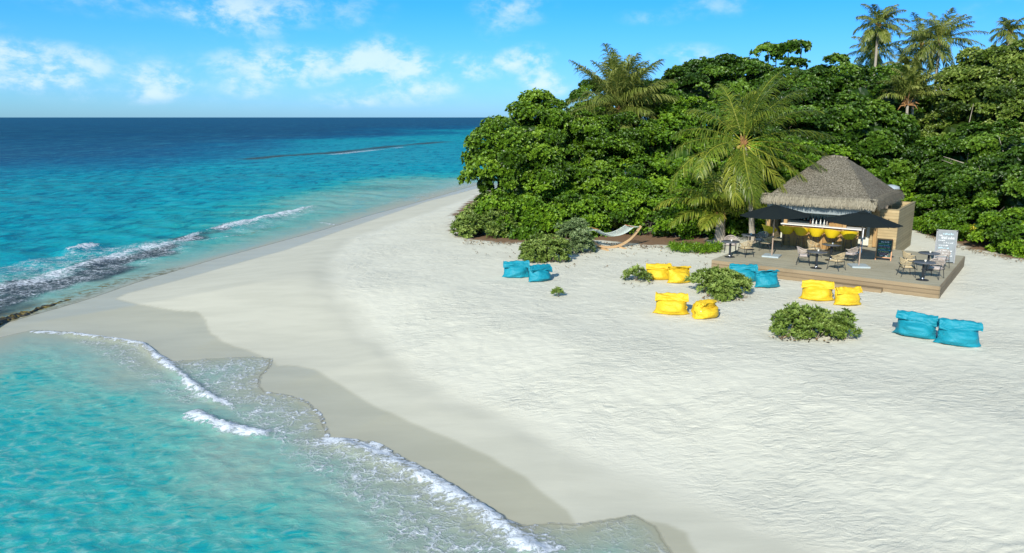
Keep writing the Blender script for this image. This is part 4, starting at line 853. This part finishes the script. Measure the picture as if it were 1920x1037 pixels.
# white rain tank glimpsed behind the roof
tk = MB(); tk.lathe([(.001, 0), (.55, 0), (.55, 1.0), (.5, 1.15), (.2, 1.25), (.001, 1.27)], 20); p = P(1672, 338, 49.5)
o = tk.build('water_tank', simple('white_plastic', (.30, .36, .40), .6)); o.location = (p.x, p.y, p.z-1.55); tag(o, 'pale round tank half hidden in the leaves behind the right slope of the roof', 'tank')
tk2 = MB()
for dx, dy in ((-.3, -.3), (.3, -.3), (.3, .3), (-.3, .3)): tk2.box((dx-.06, dy-.06, -(p.z-1.55)), (dx+.06, dy+.06, -.003))
o2 = tk2.build('stand', M_BARK, o)

# ------------------------------------------------------------------ furniture
M_CANVAS = simple('charcoal_canvas', (.010, .015, .0145), .85, var=.1, spec=.15)
def umbrella(label, lx, ly, rz, tilt):
    root = empty('parasol', D(lx, ly, DZ+.004), DA+rz); tag(root, label, 'parasol', 'charcoal parasols on the deck')
    MB().box((-.38, -.38, 0), (.38, .38, .07)).build('base_slab', M_GRAN, root)
    MB().tube([(0, 0, .06), (0, 0, 2.48)], .028, 10).build('pole', simple('bamboo_pole', (.38, .27, .19), .5), root)
    M = Matrix.Translation((0, 0, 2.45)) @ Matrix.Rotation(tilt, 4, 'Y')
    R_ = 1.62; V = [M @ Vector((0, 0, 0))]; F = []; seg = 8; rings = 6; sub = 4; n = seg*sub
    for i in range(1, rings+1):
        t = i/rings
        for k in range(n):
            a = 2*math.pi*k/n+math.pi/8; fr_ = (k % sub)/sub; edge = math.cos(math.pi/seg)/math.cos((fr_-.5)*2*math.pi/seg)
            r = R_*t*edge; sag = .05*t*math.sin(math.pi*fr_)
            V.append(M @ Vector((r*math.cos(a), r*math.sin(a), -.46*t**1.15+ -sag*.8)))
    for k in range(n): F.append((0, 1+k, 1+(k+1) % n))
    for i in range(rings-1):
        for k in range(n): F.append((1+i*n+k, 1+(i+1)*n+k, 1+(i+1)*n+(k+1) % n, 1+i*n+(k+1) % n))
    me = bpy.data.meshes.new('canopy'); me.from_pydata(V, [], F); me.update(); cn = link('canopy', me, M_CANVAS, root)
    vt = MB(); vt.add([M @ Vector((0, 0, .05))]+[M @ Vector((.28*math.cos(2*math.pi*k/8+.39), .28*math.sin(2*math.pi*k/8+.39), -.05)) for k in range(8)], [(0, 1+k, 1+(k+1) % 8) for k in range(8)]); vt.build('vent_cap', M_CANVAS, cn)
    MB().tube([M @ Vector((0, 0, .04)), M @ Vector((0, 0, .12))], .02, 8).build('finial', M_DARKMETAL, root)
    for k in range(seg):
        a = 2*math.pi*k/seg+math.pi/8
        MB().tube([M @ Vector((.04*math.cos(a), .04*math.sin(a), -.05)), M @ Vector((.8*math.cos(a), .8*math.sin(a), -.24)), M @ Vector((1.58*math.cos(a), 1.58*math.sin(a), -.49))], .012, 5).build('rib', M_DARKMETAL, root)
    MB().lathe([(.035, .9), (.05, .92), (.05, .98), (.035, 1.0)], 10).build('crank_collar', M_DARKMETAL, root)
umbrella('charcoal parasol nearer the palm, over the left group of tables', 1.97, 2.49, .1, -.03)
umbrella('charcoal parasol nearer the menu board, in front of the timber wall', 5.88, 2.30, .5, .04)

M_TABLE = simple('speckled_tabletop', (.085, .09, .095), .35, var=.3, scale=40)
def mk_table():
    root = empty('cafe_table', (0, 0, 0))
    t = MB(); t.lathe([(.001, .715), (.40, .715), (.425, .725), (.43, .745), (.42, .755), (.001, .755)], 36); t.build('tabletop', M_TABLE, root)
    MB().box((-.04, -.04, .10), (.04, .04, .714)).build('column', M_DARKMETAL, root)
    MB().lathe([(.001, .101), (.055, .1), (.06, .02), (.001, .02)], 16).build('collar', M_STEEL, root)
    MB().lathe([(.001, .0), (.24, .0), (.24, .012), (.06, .024), (.001, .024)], 28).build('base_plate', M_DARKMETAL, root)
    return root
def mk_chair(strap, cush):
    root = empty('wicker_armchair', (0, 0, 0))        # faces +y, backrest at -y
    s = MB(); vs = []
    s.box((-.24, -.22, .40), (.24, .24, .425)); s.build('seat', strap, root)
    c_ = MB(); n = 20; prof = [(0, .426), (.9, .426), (1.0, .445), (.97, .468), (.8, .48), (0, .482)]
    vs = []; fs = []
    for (q, z) in prof:
        for k in range(n):
            a = 2*math.pi*k/n; e = 4.0; cx_ = math.copysign(abs(math.cos(a))**(2/e), math.cos(a)); cy_ = math.copysign(abs(math.sin(a))**(2/e), math.sin(a)); vs.append((cx_*.225*q, cy_*.225*q, z))
    for i in range(len(prof)-1):
        for k in range(n): fs.append((i*n+k, i*n+(k+1) % n, (i+1)*n+(k+1) % n, (i+1)*n+k))
    c_.add(vs, fs, True); c_.build('seat_cushion', cush, root)
    def rail(a, lo=False):
        x = .31*math.sin(a); y_ = -.02-.30*math.cos(a); z = (.64+.16*max(0, math.cos(a))**1.2) if not lo else (.50+.03*max(0, math.cos(a)))
        if lo: x *= .82; y_ = -.02-.25*math.cos(a)
        return Vector((x, y_, z))
    b_ = MB(); N = 22; A0 = R(118)
    top = [rail(-A0+2*A0*i/N) for i in range(N+1)]; lw_ = [rail(-R(88)+2*R(88)*i/N, True) for i in range(N+1)]
    b_.tube(top, .016, 7); b_.tube(lw_, .009, 6)
    for i in range(0, N):
        b_.tube([top[i+1], lw_[i]], .0055, 4, cap=False); b_.tube([top[i], lw_[i+1]], .0055, 4, cap=False)
    for f_ in (.3, .6): b_.tube([top[i].lerp(lw_[i], f_) for i in range(N+1)], .007, 5)
    b_.build('backrest', strap, root)
    for sx_ in (-1, 1):
        MB().tube([(sx_*.27, .13, .635), (sx_*.26, .20, .42), (sx_*.275, .27, 0)], [.012, .015, .012], 6).build('leg', M_DARKMETAL, root)
        MB().tube([(sx_*.235, -.19, .52), (sx_*.23, -.19, .42), (sx_*.25, -.30, 0)], [.012, .015, .012], 6).build('leg', M_DARKMETAL, root)
    fr_ = MB(); fr_.box((-.25, -.23, .375), (.25, -.205, .398)).box((-.25, .225, .375), (.25, .25, .398)).box((-.25, -.203, .375), (-.225, .223, .398)).box((.225, -.203, .375), (.25, .223, .398)); fr_.build('seat_frame', M_DARKMETAL, root)
    return root
def copy_tree(o, parent=None):
    c_ = o.copy(); COL.objects.link(c_)
    if parent is not None: c_.parent = parent
    for ch in [x for x in bpy.data.objects if x.parent is o]: copy_tree(ch, c_)
    return c_
def children_of(o): return [x for x in bpy.data.objects if x.parent is o]
M_WICK = simple('straw_wicker', (.46, .36, .20), .7, var=.2, scale=30); M_WICKP = simple('pinkish_wicker', (.44, .37, .31), .7, var=.2, scale=30)
M_CUSHB = simple('beige_cushion', (.50, .41, .25), .9); M_CUSHG = simple('mauve_grey_cushion', (.46, .41, .38), .9)
tabs = [(.41, 1.15, 'round dark table nearest the left corner of the deck'), (.45, 3.74, 'round dark table behind the leftmost one, beside the short palm'), (4.45, .80, 'round dark table in the middle of the deck, nearest the front edge'),
        (4.47, 3.15, 'round dark table in the middle of the deck, close to the bar stools'), (8.61, .86, 'round dark table nearest the right front corner of the deck'), (8.45, 3.3, 'round dark table in front of the large grey board')]
tp = None
cg = simple('candle_glass', (.75, .72, .62), .3)
for i, (x, y_, lb) in enumerate(tabs):
    o = mk_table() if tp is None else copy_tree(tp); tp = tp or o
    o.location = D(x, y_, DZ+.004); o.rotation_euler = (0, 0, DA+i*.3); tag(o, lb, 'table', 'round cafe tables')
    s_ = MB(); s_.lathe([(.001, 0), (.035, 0), (.04, .07), (.03, .07), (.028, .03), (.001, .03)], 12); q = s_.build('candle_cup', cg); q.location = D(x+.03, y_+.04, DZ+.761)
    tag(q, 'pale candle cup on the ' + lb.replace('round dark ', '').replace(' in the middle of the deck,', ' mid deck').replace(' of the deck', ''), 'candle cup', 'candle cups on the cafe tables')
# chairs: local x,y, facing angle (deg from +e2, counter-clockwise), kind
ch = [(.95, 1.75, 60, 0, 'straw coloured armchair right of the leftmost table'), (-.02, 2.35, 200, 1, 'pinkish armchair behind the leftmost table, beside the ground plants'),
      (1.25, 3.9, 85, 0, 'straw coloured armchair facing left, between the back left table and the parasol pole'), (.75, 4.55, 165, 1, 'pinkish armchair seen over the back left table, against the palm'),
      (3.75, 1.35, -75, 1, 'pinkish armchair left of the middle front table'), (5.25, .95, 70, 0, 'straw coloured armchair right of the middle front table'),
      (3.65, 3.35, -100, 0, 'armchair left of the table close to the bar, its back to the stools'), (5.35, 3.05, 80, 1, 'mauve cushioned armchair right of the table close to the bar'),
      (7.95, 1.25, -60, 0, 'straw coloured armchair left of the right front table'), (8.95, 1.55, 165, 1, 'pale armchair directly behind the right front table'),
      (7.75, 3.05, -65, 0, 'straw coloured armchair between the small menu board and the back right table'), (8.85, 4.05, 165, 1, 'pale armchair just in front of the large grey board')]
ca_, cb_ = None, None
for (x, y_, ang, kd, lb) in ch:
    if kd == 0:
        o = mk_chair(M_WICK, M_CUSHB) if ca_ is None else copy_tree(ca_); ca_ = ca_ or o
    else:
        o = mk_chair(M_WICKP, M_CUSHG) if cb_ is None else copy_tree(cb_); cb_ = cb_ or o
    o.location = D(x, y_, DZ+.004); o.rotation_euler = (0, 0, DA+R(ang)); tag(o, lb, 'armchair', 'wicker armchairs on the deck')
# bar stools
M_YEL2, nt, b = new_mat('yellow_cord')
tc = nt.new('ShaderNodeTexCoord').outputs['Object']; an_ = nt.new('ShaderNodeSeparateXYZ'); nt.put(an_.inputs[0], tc)
wvv = nt.m('SINE', nt.m('MULTIPLY', nt.m('ARCTAN2', an_.outputs[0], an_.outputs[1]), 60.0))
nt.put(b.inputs['Base Color'], nt.mix(nt.sstep(wvv, -.9, .2), (.50, .34, .005), (.86, .62, .012))); b.inputs['Roughness'].default_value = .5
nt.put(b.inputs['Normal'], nt.bump(wvv, .4, .01))
def mk_stool():
    root = empty('bar_stool', (0, 0, 0)); V = []; F = []; na, nh = 32, 9
    for side_ in (0, 1):
        for i in range(na+1):
            a = R(-128)+R(256)*i/na
            for j in range(nh+1):
                t = j/nh; top = .40*max(0.0, math.cos(a*.60))**.7+.03; r = .19+.20*t**.8*(1 if side_ == 0 else .97)-(.014 if side_ else 0)
                V.append((r*math.sin(a)*1.04, -r*math.cos(a), .70+top*t))
        o_ = side_*(na+1)*(nh+1)
        for i in range(na):
            for j in range(nh):
                k = o_+i*(nh+1)+j; q = (k, k+nh+1, k+nh+2, k+1); F.append(q if side_ == 0 else q[::-1])
    s = MB(); s.add(V, F, True); top_ = [V[i*(nh+1)+nh] for i in range(na+1)]; s.tube([(p[0]*.99, p[1]*.99, p[2]) for p in top_], .013, 6); s.build('shell', M_YEL2, root)
    MB().lathe([(.001, .69), (.17, .69), (.20, .71), (.19, .755), (.15, .77), (.001, .77)], 22).build('seat', M_YEL2, root)
    for a in (45, 135, 225, 315):
        MB().tube([(.14*math.cos(R(a)), .14*math.sin(R(a)), .73), (.25*math.cos(R(a)), .25*math.sin(R(a)), 0)], .011, 6).build('leg', M_DARKMETAL, root)
    for z in (.28, .50):
        rr = .25-(.11)*z/.73; MB().tube([(rr*math.cos(R(a)), rr*math.sin(R(a)), z) for a in (45, 135, 225, 315)], .009, 5, closed=True).build('footrest', M_DARKMETAL, root)
    return root
sp_ = None
for i, (x, y_, a, lb) in enumerate(((.92, 5.25, -40, 'yellow bar stool farthest left, turned sideways beside the parasol pole'), (1.70, 5.50, 4, 'yellow bar stool second from the left at the counter'), (2.42, 5.50, -3, 'yellow bar stool third from the left along the counter'),
                     (3.14, 5.52, 5, 'yellow bar stool fourth from the left, in front of the pale bottles'), (3.87, 5.55, -6, 'yellow bar stool fifth from the left, half shaded by the parasol'), (4.66, 5.58, 10, 'yellow bar stool farthest right at the end of the counter'))):
    o = mk_stool() if sp_ is None else copy_tree(sp_); sp_ = sp_ or o
    o.location = D(x, y_, DZ+.004); o.rotation_euler = (0, 0, DA+R(a)); tag(o, lb, 'bar stool', 'yellow bar stools at the counter')

# boards
M_CHALKB = simple('green_black_chalkboard', (.035, .07, .055), .8); M_BOARDG = simple('grey_board', (.12, .145, .155), .5, var=.25, scale=3)
M_FRAMEW = simple('orange_wood_frame', (.45, .20, .07), .5, var=.2)
def chalk(parent, w_, h_, rows, y_, cols, seed):
    r_ = random.Random(seed)
    for (z, hgt, ci, xs) in rows:
        s = MB()
        for (x0, x1) in xs:
            x = x0
            while x < x1:
                lw_ = r_.uniform(.012, .03); hh = hgt*r_.uniform(.55, 1); k = r_.random()
                if k < .4: s.box((x, y_-.002, z), (x+.011, y_, z+hh)); s.box((x+.011, y_-.002, z+hh-.012), (x+lw_+.004, y_, z+hh))
                elif k < .7: s.box((x, y_-.002, z), (x+lw_, y_, z+.012)); s.box((x+lw_-.011, y_-.002, z+.012), (x+lw_, y_, z+hh))
                else: s.box((x, y_-.002, z), (x+.007, y_, z+hh)); s.box((x+.007, y_-.002, z+hh*.45), (x+lw_, y_, z+hh*.45+.008))
                x += lw_+.008+(r_.random() < .18)*.03
        s.build('chalk_writing', cols[ci], parent)
CH = [simple('chalk_white', (.85, .87, .84), .9), simple('chalk_green', (.35, .75, .25), .9), simple('chalk_blue', (.25, .6, .8), .9), simple('chalk_pink', (.8, .35, .4), .9), simple('chalk_yellow', (.8, .8, .3), .9)]
ab = empty('menu_board', D(6.42, 4.76, DZ+.004), DA+R(6)); tag(ab, 'small wooden A-frame menu board with coloured chalk writing on the deck', 'menu board')
def tilt_empty_mesh(mb, name, mat, parent, ang, loc=(0, 0, 0)):
    o = mb.build(name, mat, parent); o.rotation_euler = (ang, 0, 0); o.location = loc; return o
fb = MB()
for x in (-.34, .30): fb.box((x, -.015, 0), (x+.04, .02, 1.02))
fb.box((-.299, -.014, .96), (.299, .019, 1.018)); fb.box((-.299, -.014, .12), (.299, .019, .165)); f_o = tilt_empty_mesh(fb, 'front_frame', M_FRAMEW, ab, R(-14), (0, -.26, 0))
pb = MB(); pb.box((-.298, -.004, .168), (.298, .012, .957)); p_o = tilt_empty_mesh(pb, 'writing_panel', M_CHALKB, ab, R(-14), (0, -.26, 0))
rb_ = MB()
for x in (-.33, .29): rb_.box((x, -.02, 0), (x+.035, .012, .99))
rb_.box((-.294, -.018, .2), (.289, .01, .24)); tilt_empty_mesh(rb_, 'rear_leg_frame', M_FRAMEW, ab, R(13), (0, .23, 0))
chalk(p_o, .6, .8, [(.83, .09, 0, [(-.15, .16)]), (.75, .045, 1, [(-.26, .24)]), (.68, .04, 2, [(-.25, .2)]), (.61, .04, 3, [(-.24, .25)]), (.54, .04, 1, [(-.26, .22)]), (.47, .045, 2, [(-.25, .25)]), (.40, .04, 4, [(-.24, .2)]), (.33, .04, 3, [(-.22, .2)]), (.27, .04, 3, [(-.18, .18)]), (.20, .045, 0, [(-.15, .15)])], -.006, CH, 3)
bb = empty('large_chalkboard', D(8.75, 5.9, DZ+.004), DA+R(8)); tag(bb, 'large grey sandwich board with faded white chalk writing at the back corner of the deck', 'sandwich board')
fb = MB(); hB = 1.5
for x in (-.42, .37): fb.box((x, -.02, 0), (x+.05, .02, hB))
fb.box((-.368, -.018, hB-.05), (.368, .018, hB-.002)); tilt_empty_mesh(fb, 'front_frame', simple('grey_frame', (.16, .17, .18), .5), bb, R(-12), (0, -.3, 0))
pb = MB(); pb.box((-.366, -.008, .05), (.366, .012, hB-.053)); p_o = tilt_empty_mesh(pb, 'writing_panel', M_BOARDG, bb, R(-12), (0, -.3, 0))
chalk(p_o, .7, 1.4, [(1.28, .09, 2, [(-.15, .25)]), (1.22, .05, 0, [(-.3, -.18)]), (1.08, .12, 0, [(-.2, .3)]), (.98, .06, 0, [(-.3, -.05)]), (.88, .07, 0, [(-.1, .28)]), (.76, .06, 0, [(-.28, .1)]), (.64, .07, 2, [(-.28, .12)]), (.52, .05, 0, [(-.2, .25)]), (.40, .05, 0, [(-.1, .28)]), (.3, .05, 0, [(0, .28)])], -.01, [CH[0], CH[1], simple('chalk_pale_blue', (.5, .75, .85), .9), CH[3]], 4)
rb_ = MB()
for x in (-.41, .37): rb_.box((x, -.02, 0), (x+.04, .012, hB-.02))
tilt_empty_mesh(rb_, 'rear_leg_frame', M_DARKMETAL, bb, R(11), (0, .27, 0))

# ------------------------------------------------------------------ bean bags
def bag_mat(name, c, c2):
    m, nt, b = new_mat(name); tc = nt.new('ShaderNodeTexCoord').outputs['Object']
    nt.put(b.inputs['Base Color'], nt.mix(nt.noise(tc, 2.5, 3, .6), c, c2)); b.inputs['Roughness'].default_value = .55; b.inputs['Specular IOR Level'].default_value = .35
    w_ = nt.noise(nt.mapping(tc, scale=(1, 1, 1.6)), 5.0, 5, .55, 1.6); w2 = nt.noise(tc, 16, 4, .6, .8)
    nt.put(b.inputs['Normal'], nt.bump(nt.m('ADD', w_, nt.m('MULTIPLY', w2, .25)), .65, .05)); return m
M_TEAL = bag_mat('turquoise_nylon', (.003, .195, .262), (.008, .26, .335)); M_BAGY = bag_mat('yellow_nylon', (.60, .385, .010), (.68, .46, .022))
M_TAGW = simple('white_label', (.8, .8, .8), .6)
def bag(label, px, py, rz, sc, seed, kind, flap=1.0, skew=0.0, soft=0):
    gx, gy = G(px, py); root = empty('bean_bag', (gx, gy, 0), rz); tag(root, label, 'bean bag', 'turquoise bean bags' if kind else 'yellow bean bags')
    r_ = random.Random(seed); path = [(-.04, .0), (-.04, .04), (-.02, .17), (.02, .34), (.07, .50), (.11, .63), (.13, .75), (.10, .87), (.03, .92), (-.06, .88), (-.12, .80), (-.155, .72), (-.17, .66)]
    wdt = [.76, .71, .63, .61, .605, .61, .62, .63, .64, .65, .66, .665, .67]; dep = [.12, .38, .47, .47, .40, .30, .19, .10, .07, .055, .045, .035, .012]
    if flap < 1: path = path[:7]+[(.13, .82), (.11, .87), (.08, .92), (.05, .96), (.02, .985), (.0, .99)]; 
    if soft: dep = [.2, .42, .5, .5, .46, .40, .33, .26, .2, .15, .1, .06, .02]; wdt = [.66, .64, .6, .6, .59, .57, .55, .52, .5, .48, .46, .42, .38]; path = [(0, 0), (0, .05), (0, .16), (.02, .3), (.04, .42), (.05, .52), (.03, .6), (-.02, .68), (-.08, .73), (-.15, .77), (-.2, .79), (-.24, .8), (-.28, .8)]
    m_ = len(path); N = 56; ts = []; V = []; F = []; M2 = 52
    for i in range(M2+1):
        t = i/M2*(m_-1); a = min(int(t), m_-2); f_ = t-a; f_ = f_
        lerp = lambda L_: L_[a]*(1-f_)+L_[a+1]*f_
        cy = path[a][0]*(1-f_)+path[a+1][0]*f_; cz = path[a][1]*(1-f_)+path[a+1][1]*f_; w_ = lerp(wdt); d_ = lerp(dep)
        ty = path[a+1][0]-path[a][0]; tz = path[a+1][1]-path[a][1]; l = math.hypot(ty, tz)+1e-6; ny, nz = -tz/l, ty/l
        for k in range(N):
            an_ = 2*math.pi*k/N; c_ = math.cos(an_); s_ = math.sin(an_)
            x = w_*math.copysign(abs(c_)**.8, c_); q = d_*math.copysign(abs(s_)**1.35, s_)
            edge = abs(c_)
            x *= 1+.02*math.sin(an_*2+seed)
            p3 = Vector((x, cy+ny*q, cz+nz*q))
            nn_ = Vector((x*1.6+seed*3, cy*2+q*3, i*.13)); dn = mnoise.noise(nn_*1.5)*.085+mnoise.noise(Vector((x*7+seed, i*.25, s_*2)))*.028*(1.3 if i > M2*.4 else .5)
            # gathers running down from the fold
            dn += .018*math.sin(x*22+seed+2*mnoise.noise((x*3, i*.1, seed)))*max(0, math.sin(math.pi*min(1, max(0, (i/M2-.33)/.5))))
            p3 += Vector((0, ny, nz))*(dn if s_ > 0 else -dn)
            p3.z = max(p3.z+skew*x, .0)
            if i/M2 > .55: p3.z += .07*(abs(x)/.66)**3*(1 if flap >= 1 else .8)
            if i/M2 > .72: p3.z -= .10*(abs(x)/.66)**4*(i/M2-.72)/.28; p3.z += (mnoise.noise((x*2.6, seed*1.7, 0))*.16-.03)*(i/M2-.72)/.28; p3.y += mnoise.noise((x*3.1, seed*2.3, 5))*.06*(i/M2-.72)/.28; p3.x *= 1+.03*mnoise.noise((i*.2, seed, 1))
            V.append(Vector((p3.x*1.07, p3.y*1.08, p3.z*.88))*sc)
    for i in range(M2):
        for k in range(N): F.append((i*N+k, i*N+(k+1) % N, (i+1)*N+(k+1) % N, (i+1)*N+k))
    F.append(tuple(reversed(range(N)))); F.append(tuple(M2*N+k for k in range(N)))
    me = bpy.data.meshes.new('cover'); me.from_pydata(V, [], F); me.polygons.foreach_set('use_smooth', [True]*len(F)); me.update(); link('cover', me, M_TEAL if kind else M_BAGY, root)
    sd_ = 1 if seed % 2 else -1
    MB().box((sd_*.47*sc, -.20*sc, .33*sc), (sd_*.53*sc, -.17*sc, .39*sc)).build('care_label', M_TAGW, root)
    st = MB(); st.tube([(sd_*.55*sc, -.02, .42*sc), (sd_*.66*sc, -.06, .30*sc), (sd_*.60*sc, -.10, .17*sc)], .014, 5); st.build('carry_strap', M_TEAL if kind else M_BAGY, root)
FZ = lambda px, off: -math.atan2(px-960, 1400)+R(off)
bag('turquoise bean bag at the far left of the beach, left of its pair', 968, 519, FZ(968, 4), .83, 1, 1)
bag('turquoise bean bag in front of the round shrub, right of the far left pair', 1012, 526, FZ(1010, 38), .80, 2, 1, skew=-.08)
bag('yellow bean bag touching the small dense shrub', 1234, 523, FZ(1232, 6), .80, 3, 0)
bag('yellow bean bag standing right of the one beside the small shrub', 1274, 529, FZ(1275, 32), .80, 4, 0, skew=-.06, flap=.8)
bag('yellow bean bag with a wide top fold in the foremost yellow pair', 1258, 587, FZ(1262, 4), .86, 5, 0)
bag('slumped yellow bean bag leaning right in the foremost yellow pair', 1322, 594, FZ(1320, 50), .80, 6, 0, soft=1)
bag('turquoise bean bag half hidden by the spreading shrub against the deck', 1392, 526, FZ(1398, 8), .84, 7, 1)
bag('turquoise bean bag against the deck front, right of the spreading shrub', 1438, 537, FZ(1438, 34), .76, 8, 1, skew=-.05, flap=.8)
bag('yellow bean bag with a ruffled collar in front of the deck step', 1531, 561, FZ(1530, 4), .84, 9, 0)
bag('boxy yellow bean bag right of the ruffled one by the deck step', 1588, 570, FZ(1586, 36), .76, 10, 0, soft=0, skew=-.05)
bag('turquoise bean bag left one of the pair nearest the right edge', 1716, 629, FZ(1716, -4), .88, 11, 1, skew=-.04)
bag('turquoise bean bag right one of the pair nearest the right edge', 1795, 645, FZ(1795, 16), .88, 12, 1, skew=-.06)

# ------------------------------------------------------------------ hammock
def hammock():
    a = G(1095, 470); b_ = G(1196, 462); A_ = Vector((*a, 0)); B_ = Vector((*b_, 0)); cx_ = (A_+B_)/2; dirv = (B_-A_).normalized(); ang = math.atan2(dirv.y, dirv.x)
    root = empty('hammock_stand', (cx_.x, cx_.y, 0), ang); tag(root, 'curved pale wooden hammock stand on the sand against the green thicket', 'hammock stand')
    half = 1.85; wood_ = simple('curved_laminated_wood', (.52, .34, .17), .5, var=.18, stretch=(.4, 3, 3))
    pts = []
    for i in range(25):
        t = -1+2*i/24; pts.append(Vector((half*t, 0, .08+1.05*abs(t)**2.3)))
    s = MB(); V = []; F = []
    for i, p_ in enumerate(pts):
        t = (pts[min(i+1, 24)]-pts[max(i-1, 0)]).normalized(); n_ = Vector((-t.z, 0, t.x))
        for (dy, dn) in ((-.04, -.06), (.04, -.06), (.04, .06), (-.04, .06)): V.append(p_+Vector((0, dy, 0))+n_*dn)
    for i in range(24):
        for k in range(4): F.append((i*4+k, i*4+(k+1) % 4, (i+1)*4+(k+1) % 4, (i+1)*4+k))
    F += [(0, 1, 2, 3), (99, 98, 97, 96)]
    s.add(V, F); s.build('curved_beam', wood_, root)
    for x in (-.55, .55): MB().box((x-.05, -.6, 0), (x+.05, .6, .075)).build('foot', wood_, root)
    hm = empty('hammock', (cx_.x, cx_.y, 0), ang); tag(hm, 'white woven net hammock slung in the curved wooden stand', 'hammock')
    M_ROPE = simple('pale_rope', (.48, .54, .48), .8)
    nx_, ny_ = 26, 12; net = MB()
    def pt(u, v):
        x = u*1.12; z = .62+.40*abs(u)**1.9*1.0-.0; w_ = .52*(1-.18*u*u); return Vector((x, v*w_, z+.10*abs(v)**2+.06))
    for i in range(nx_+1):
        u = -1+2*i/nx_
    for k in range(-ny_, nx_+1):
        for sg in (1, -1):
            line_ = []
            for j in range(ny_+1):
                i = k+j
                if 0 <= i <= nx_: line_.append(pt(-1+2*i/nx_, sg*(-1+2*j/ny_)))
            if len(line_) > 1: net.tube(line_, .0085, 4, cap=False)
    for sg in (-1, 1): net.tube([pt(-1+2*i/nx_, sg) for i in range(nx_+1)], .014, 5)
    net.build('net', M_ROPE, hm)
    for u in (-1, 1):
        MB().tube([pt(u, -1)+Vector((0, -.05, 0)), pt(u, 1)+Vector((0, .05, 0))], .02, 6).build('spreader_bar', M_FRAMEW if u > 0 else M_FRAMEW, hm)
        c_ = MB(); e = Vector((u*half*.975, 0, 1.08))
        for j in range(9): c_.tube([pt(u, -1+2*j/8), e], .007, 4, cap=False)
        c_.build('cords', M_ROPE, hm)
hammock()

# ------------------------------------------------------------------ litter on the sand edge
def litter():
    rng = np.random.default_rng(8); C = []
    edge = [(870, 454), (960, 458), (1060, 455), (1120, 455), (1200, 464), (1250, 464), (1330, 476), (1720, 432), (1760, 450), (1800, 464), (1860, 478), (1920, 492)]
    for i in range(520):
        k = rng.integers(0, len(edge)-1)
        if k == 6: continue
        a, b_ = edge[k], edge[k+1]; t = rng.random(); x = a[0]+(b_[0]-a[0])*t; y_ = a[1]+(b_[1]-a[1])*t+abs(rng.normal(0, 3))-1; g = G(x, y_); C.append((g[0], g[1], .03))
    for i in range(90):
        g = G(rng.uniform(880, 1330), 458+abs(rng.normal(0, 22))+4); C.append((g[0], g[1], .035))
    for (bx_, by_, sx_, n_) in ((1527, 634, 62, 50), (1357, 560, 36, 30), (1192, 530, 26, 16), (1020, 497, 50, 24), (925, 450, 60, 24)):
        for i in range(n_):
            a_ = rng.uniform(0, 6.28); g = G(bx_+math.cos(a_)*sx_*rng.uniform(.8, 1.35), by_+math.sin(a_)*7*rng.uniform(.6, 1.5)); C.append((g[0], g[1], .035))
    C = np.array(C); AX = unit(np.array([[0, 0, 1.]])+rng.normal(0, .1, (len(C), 3)))
    V, Qd, T = rosettes(rng, C, AX, rng.uniform(0, 1, len(C)), 2, .12, .06, .1, 1.5)
    m = leaf_mat('dry_litter', (.07, .04, .02), (.20, .12, .06), (.38, .27, .15)); tag(link('leaf_litter', arr_mesh('leaf_litter', V, Qd, dict(tint=T), False), m), kind='stuff', label='brown fallen leaves scattered along the edge of the wood', cat='leaf litter')
litter()
print('objects', len(bpy.data.objects))
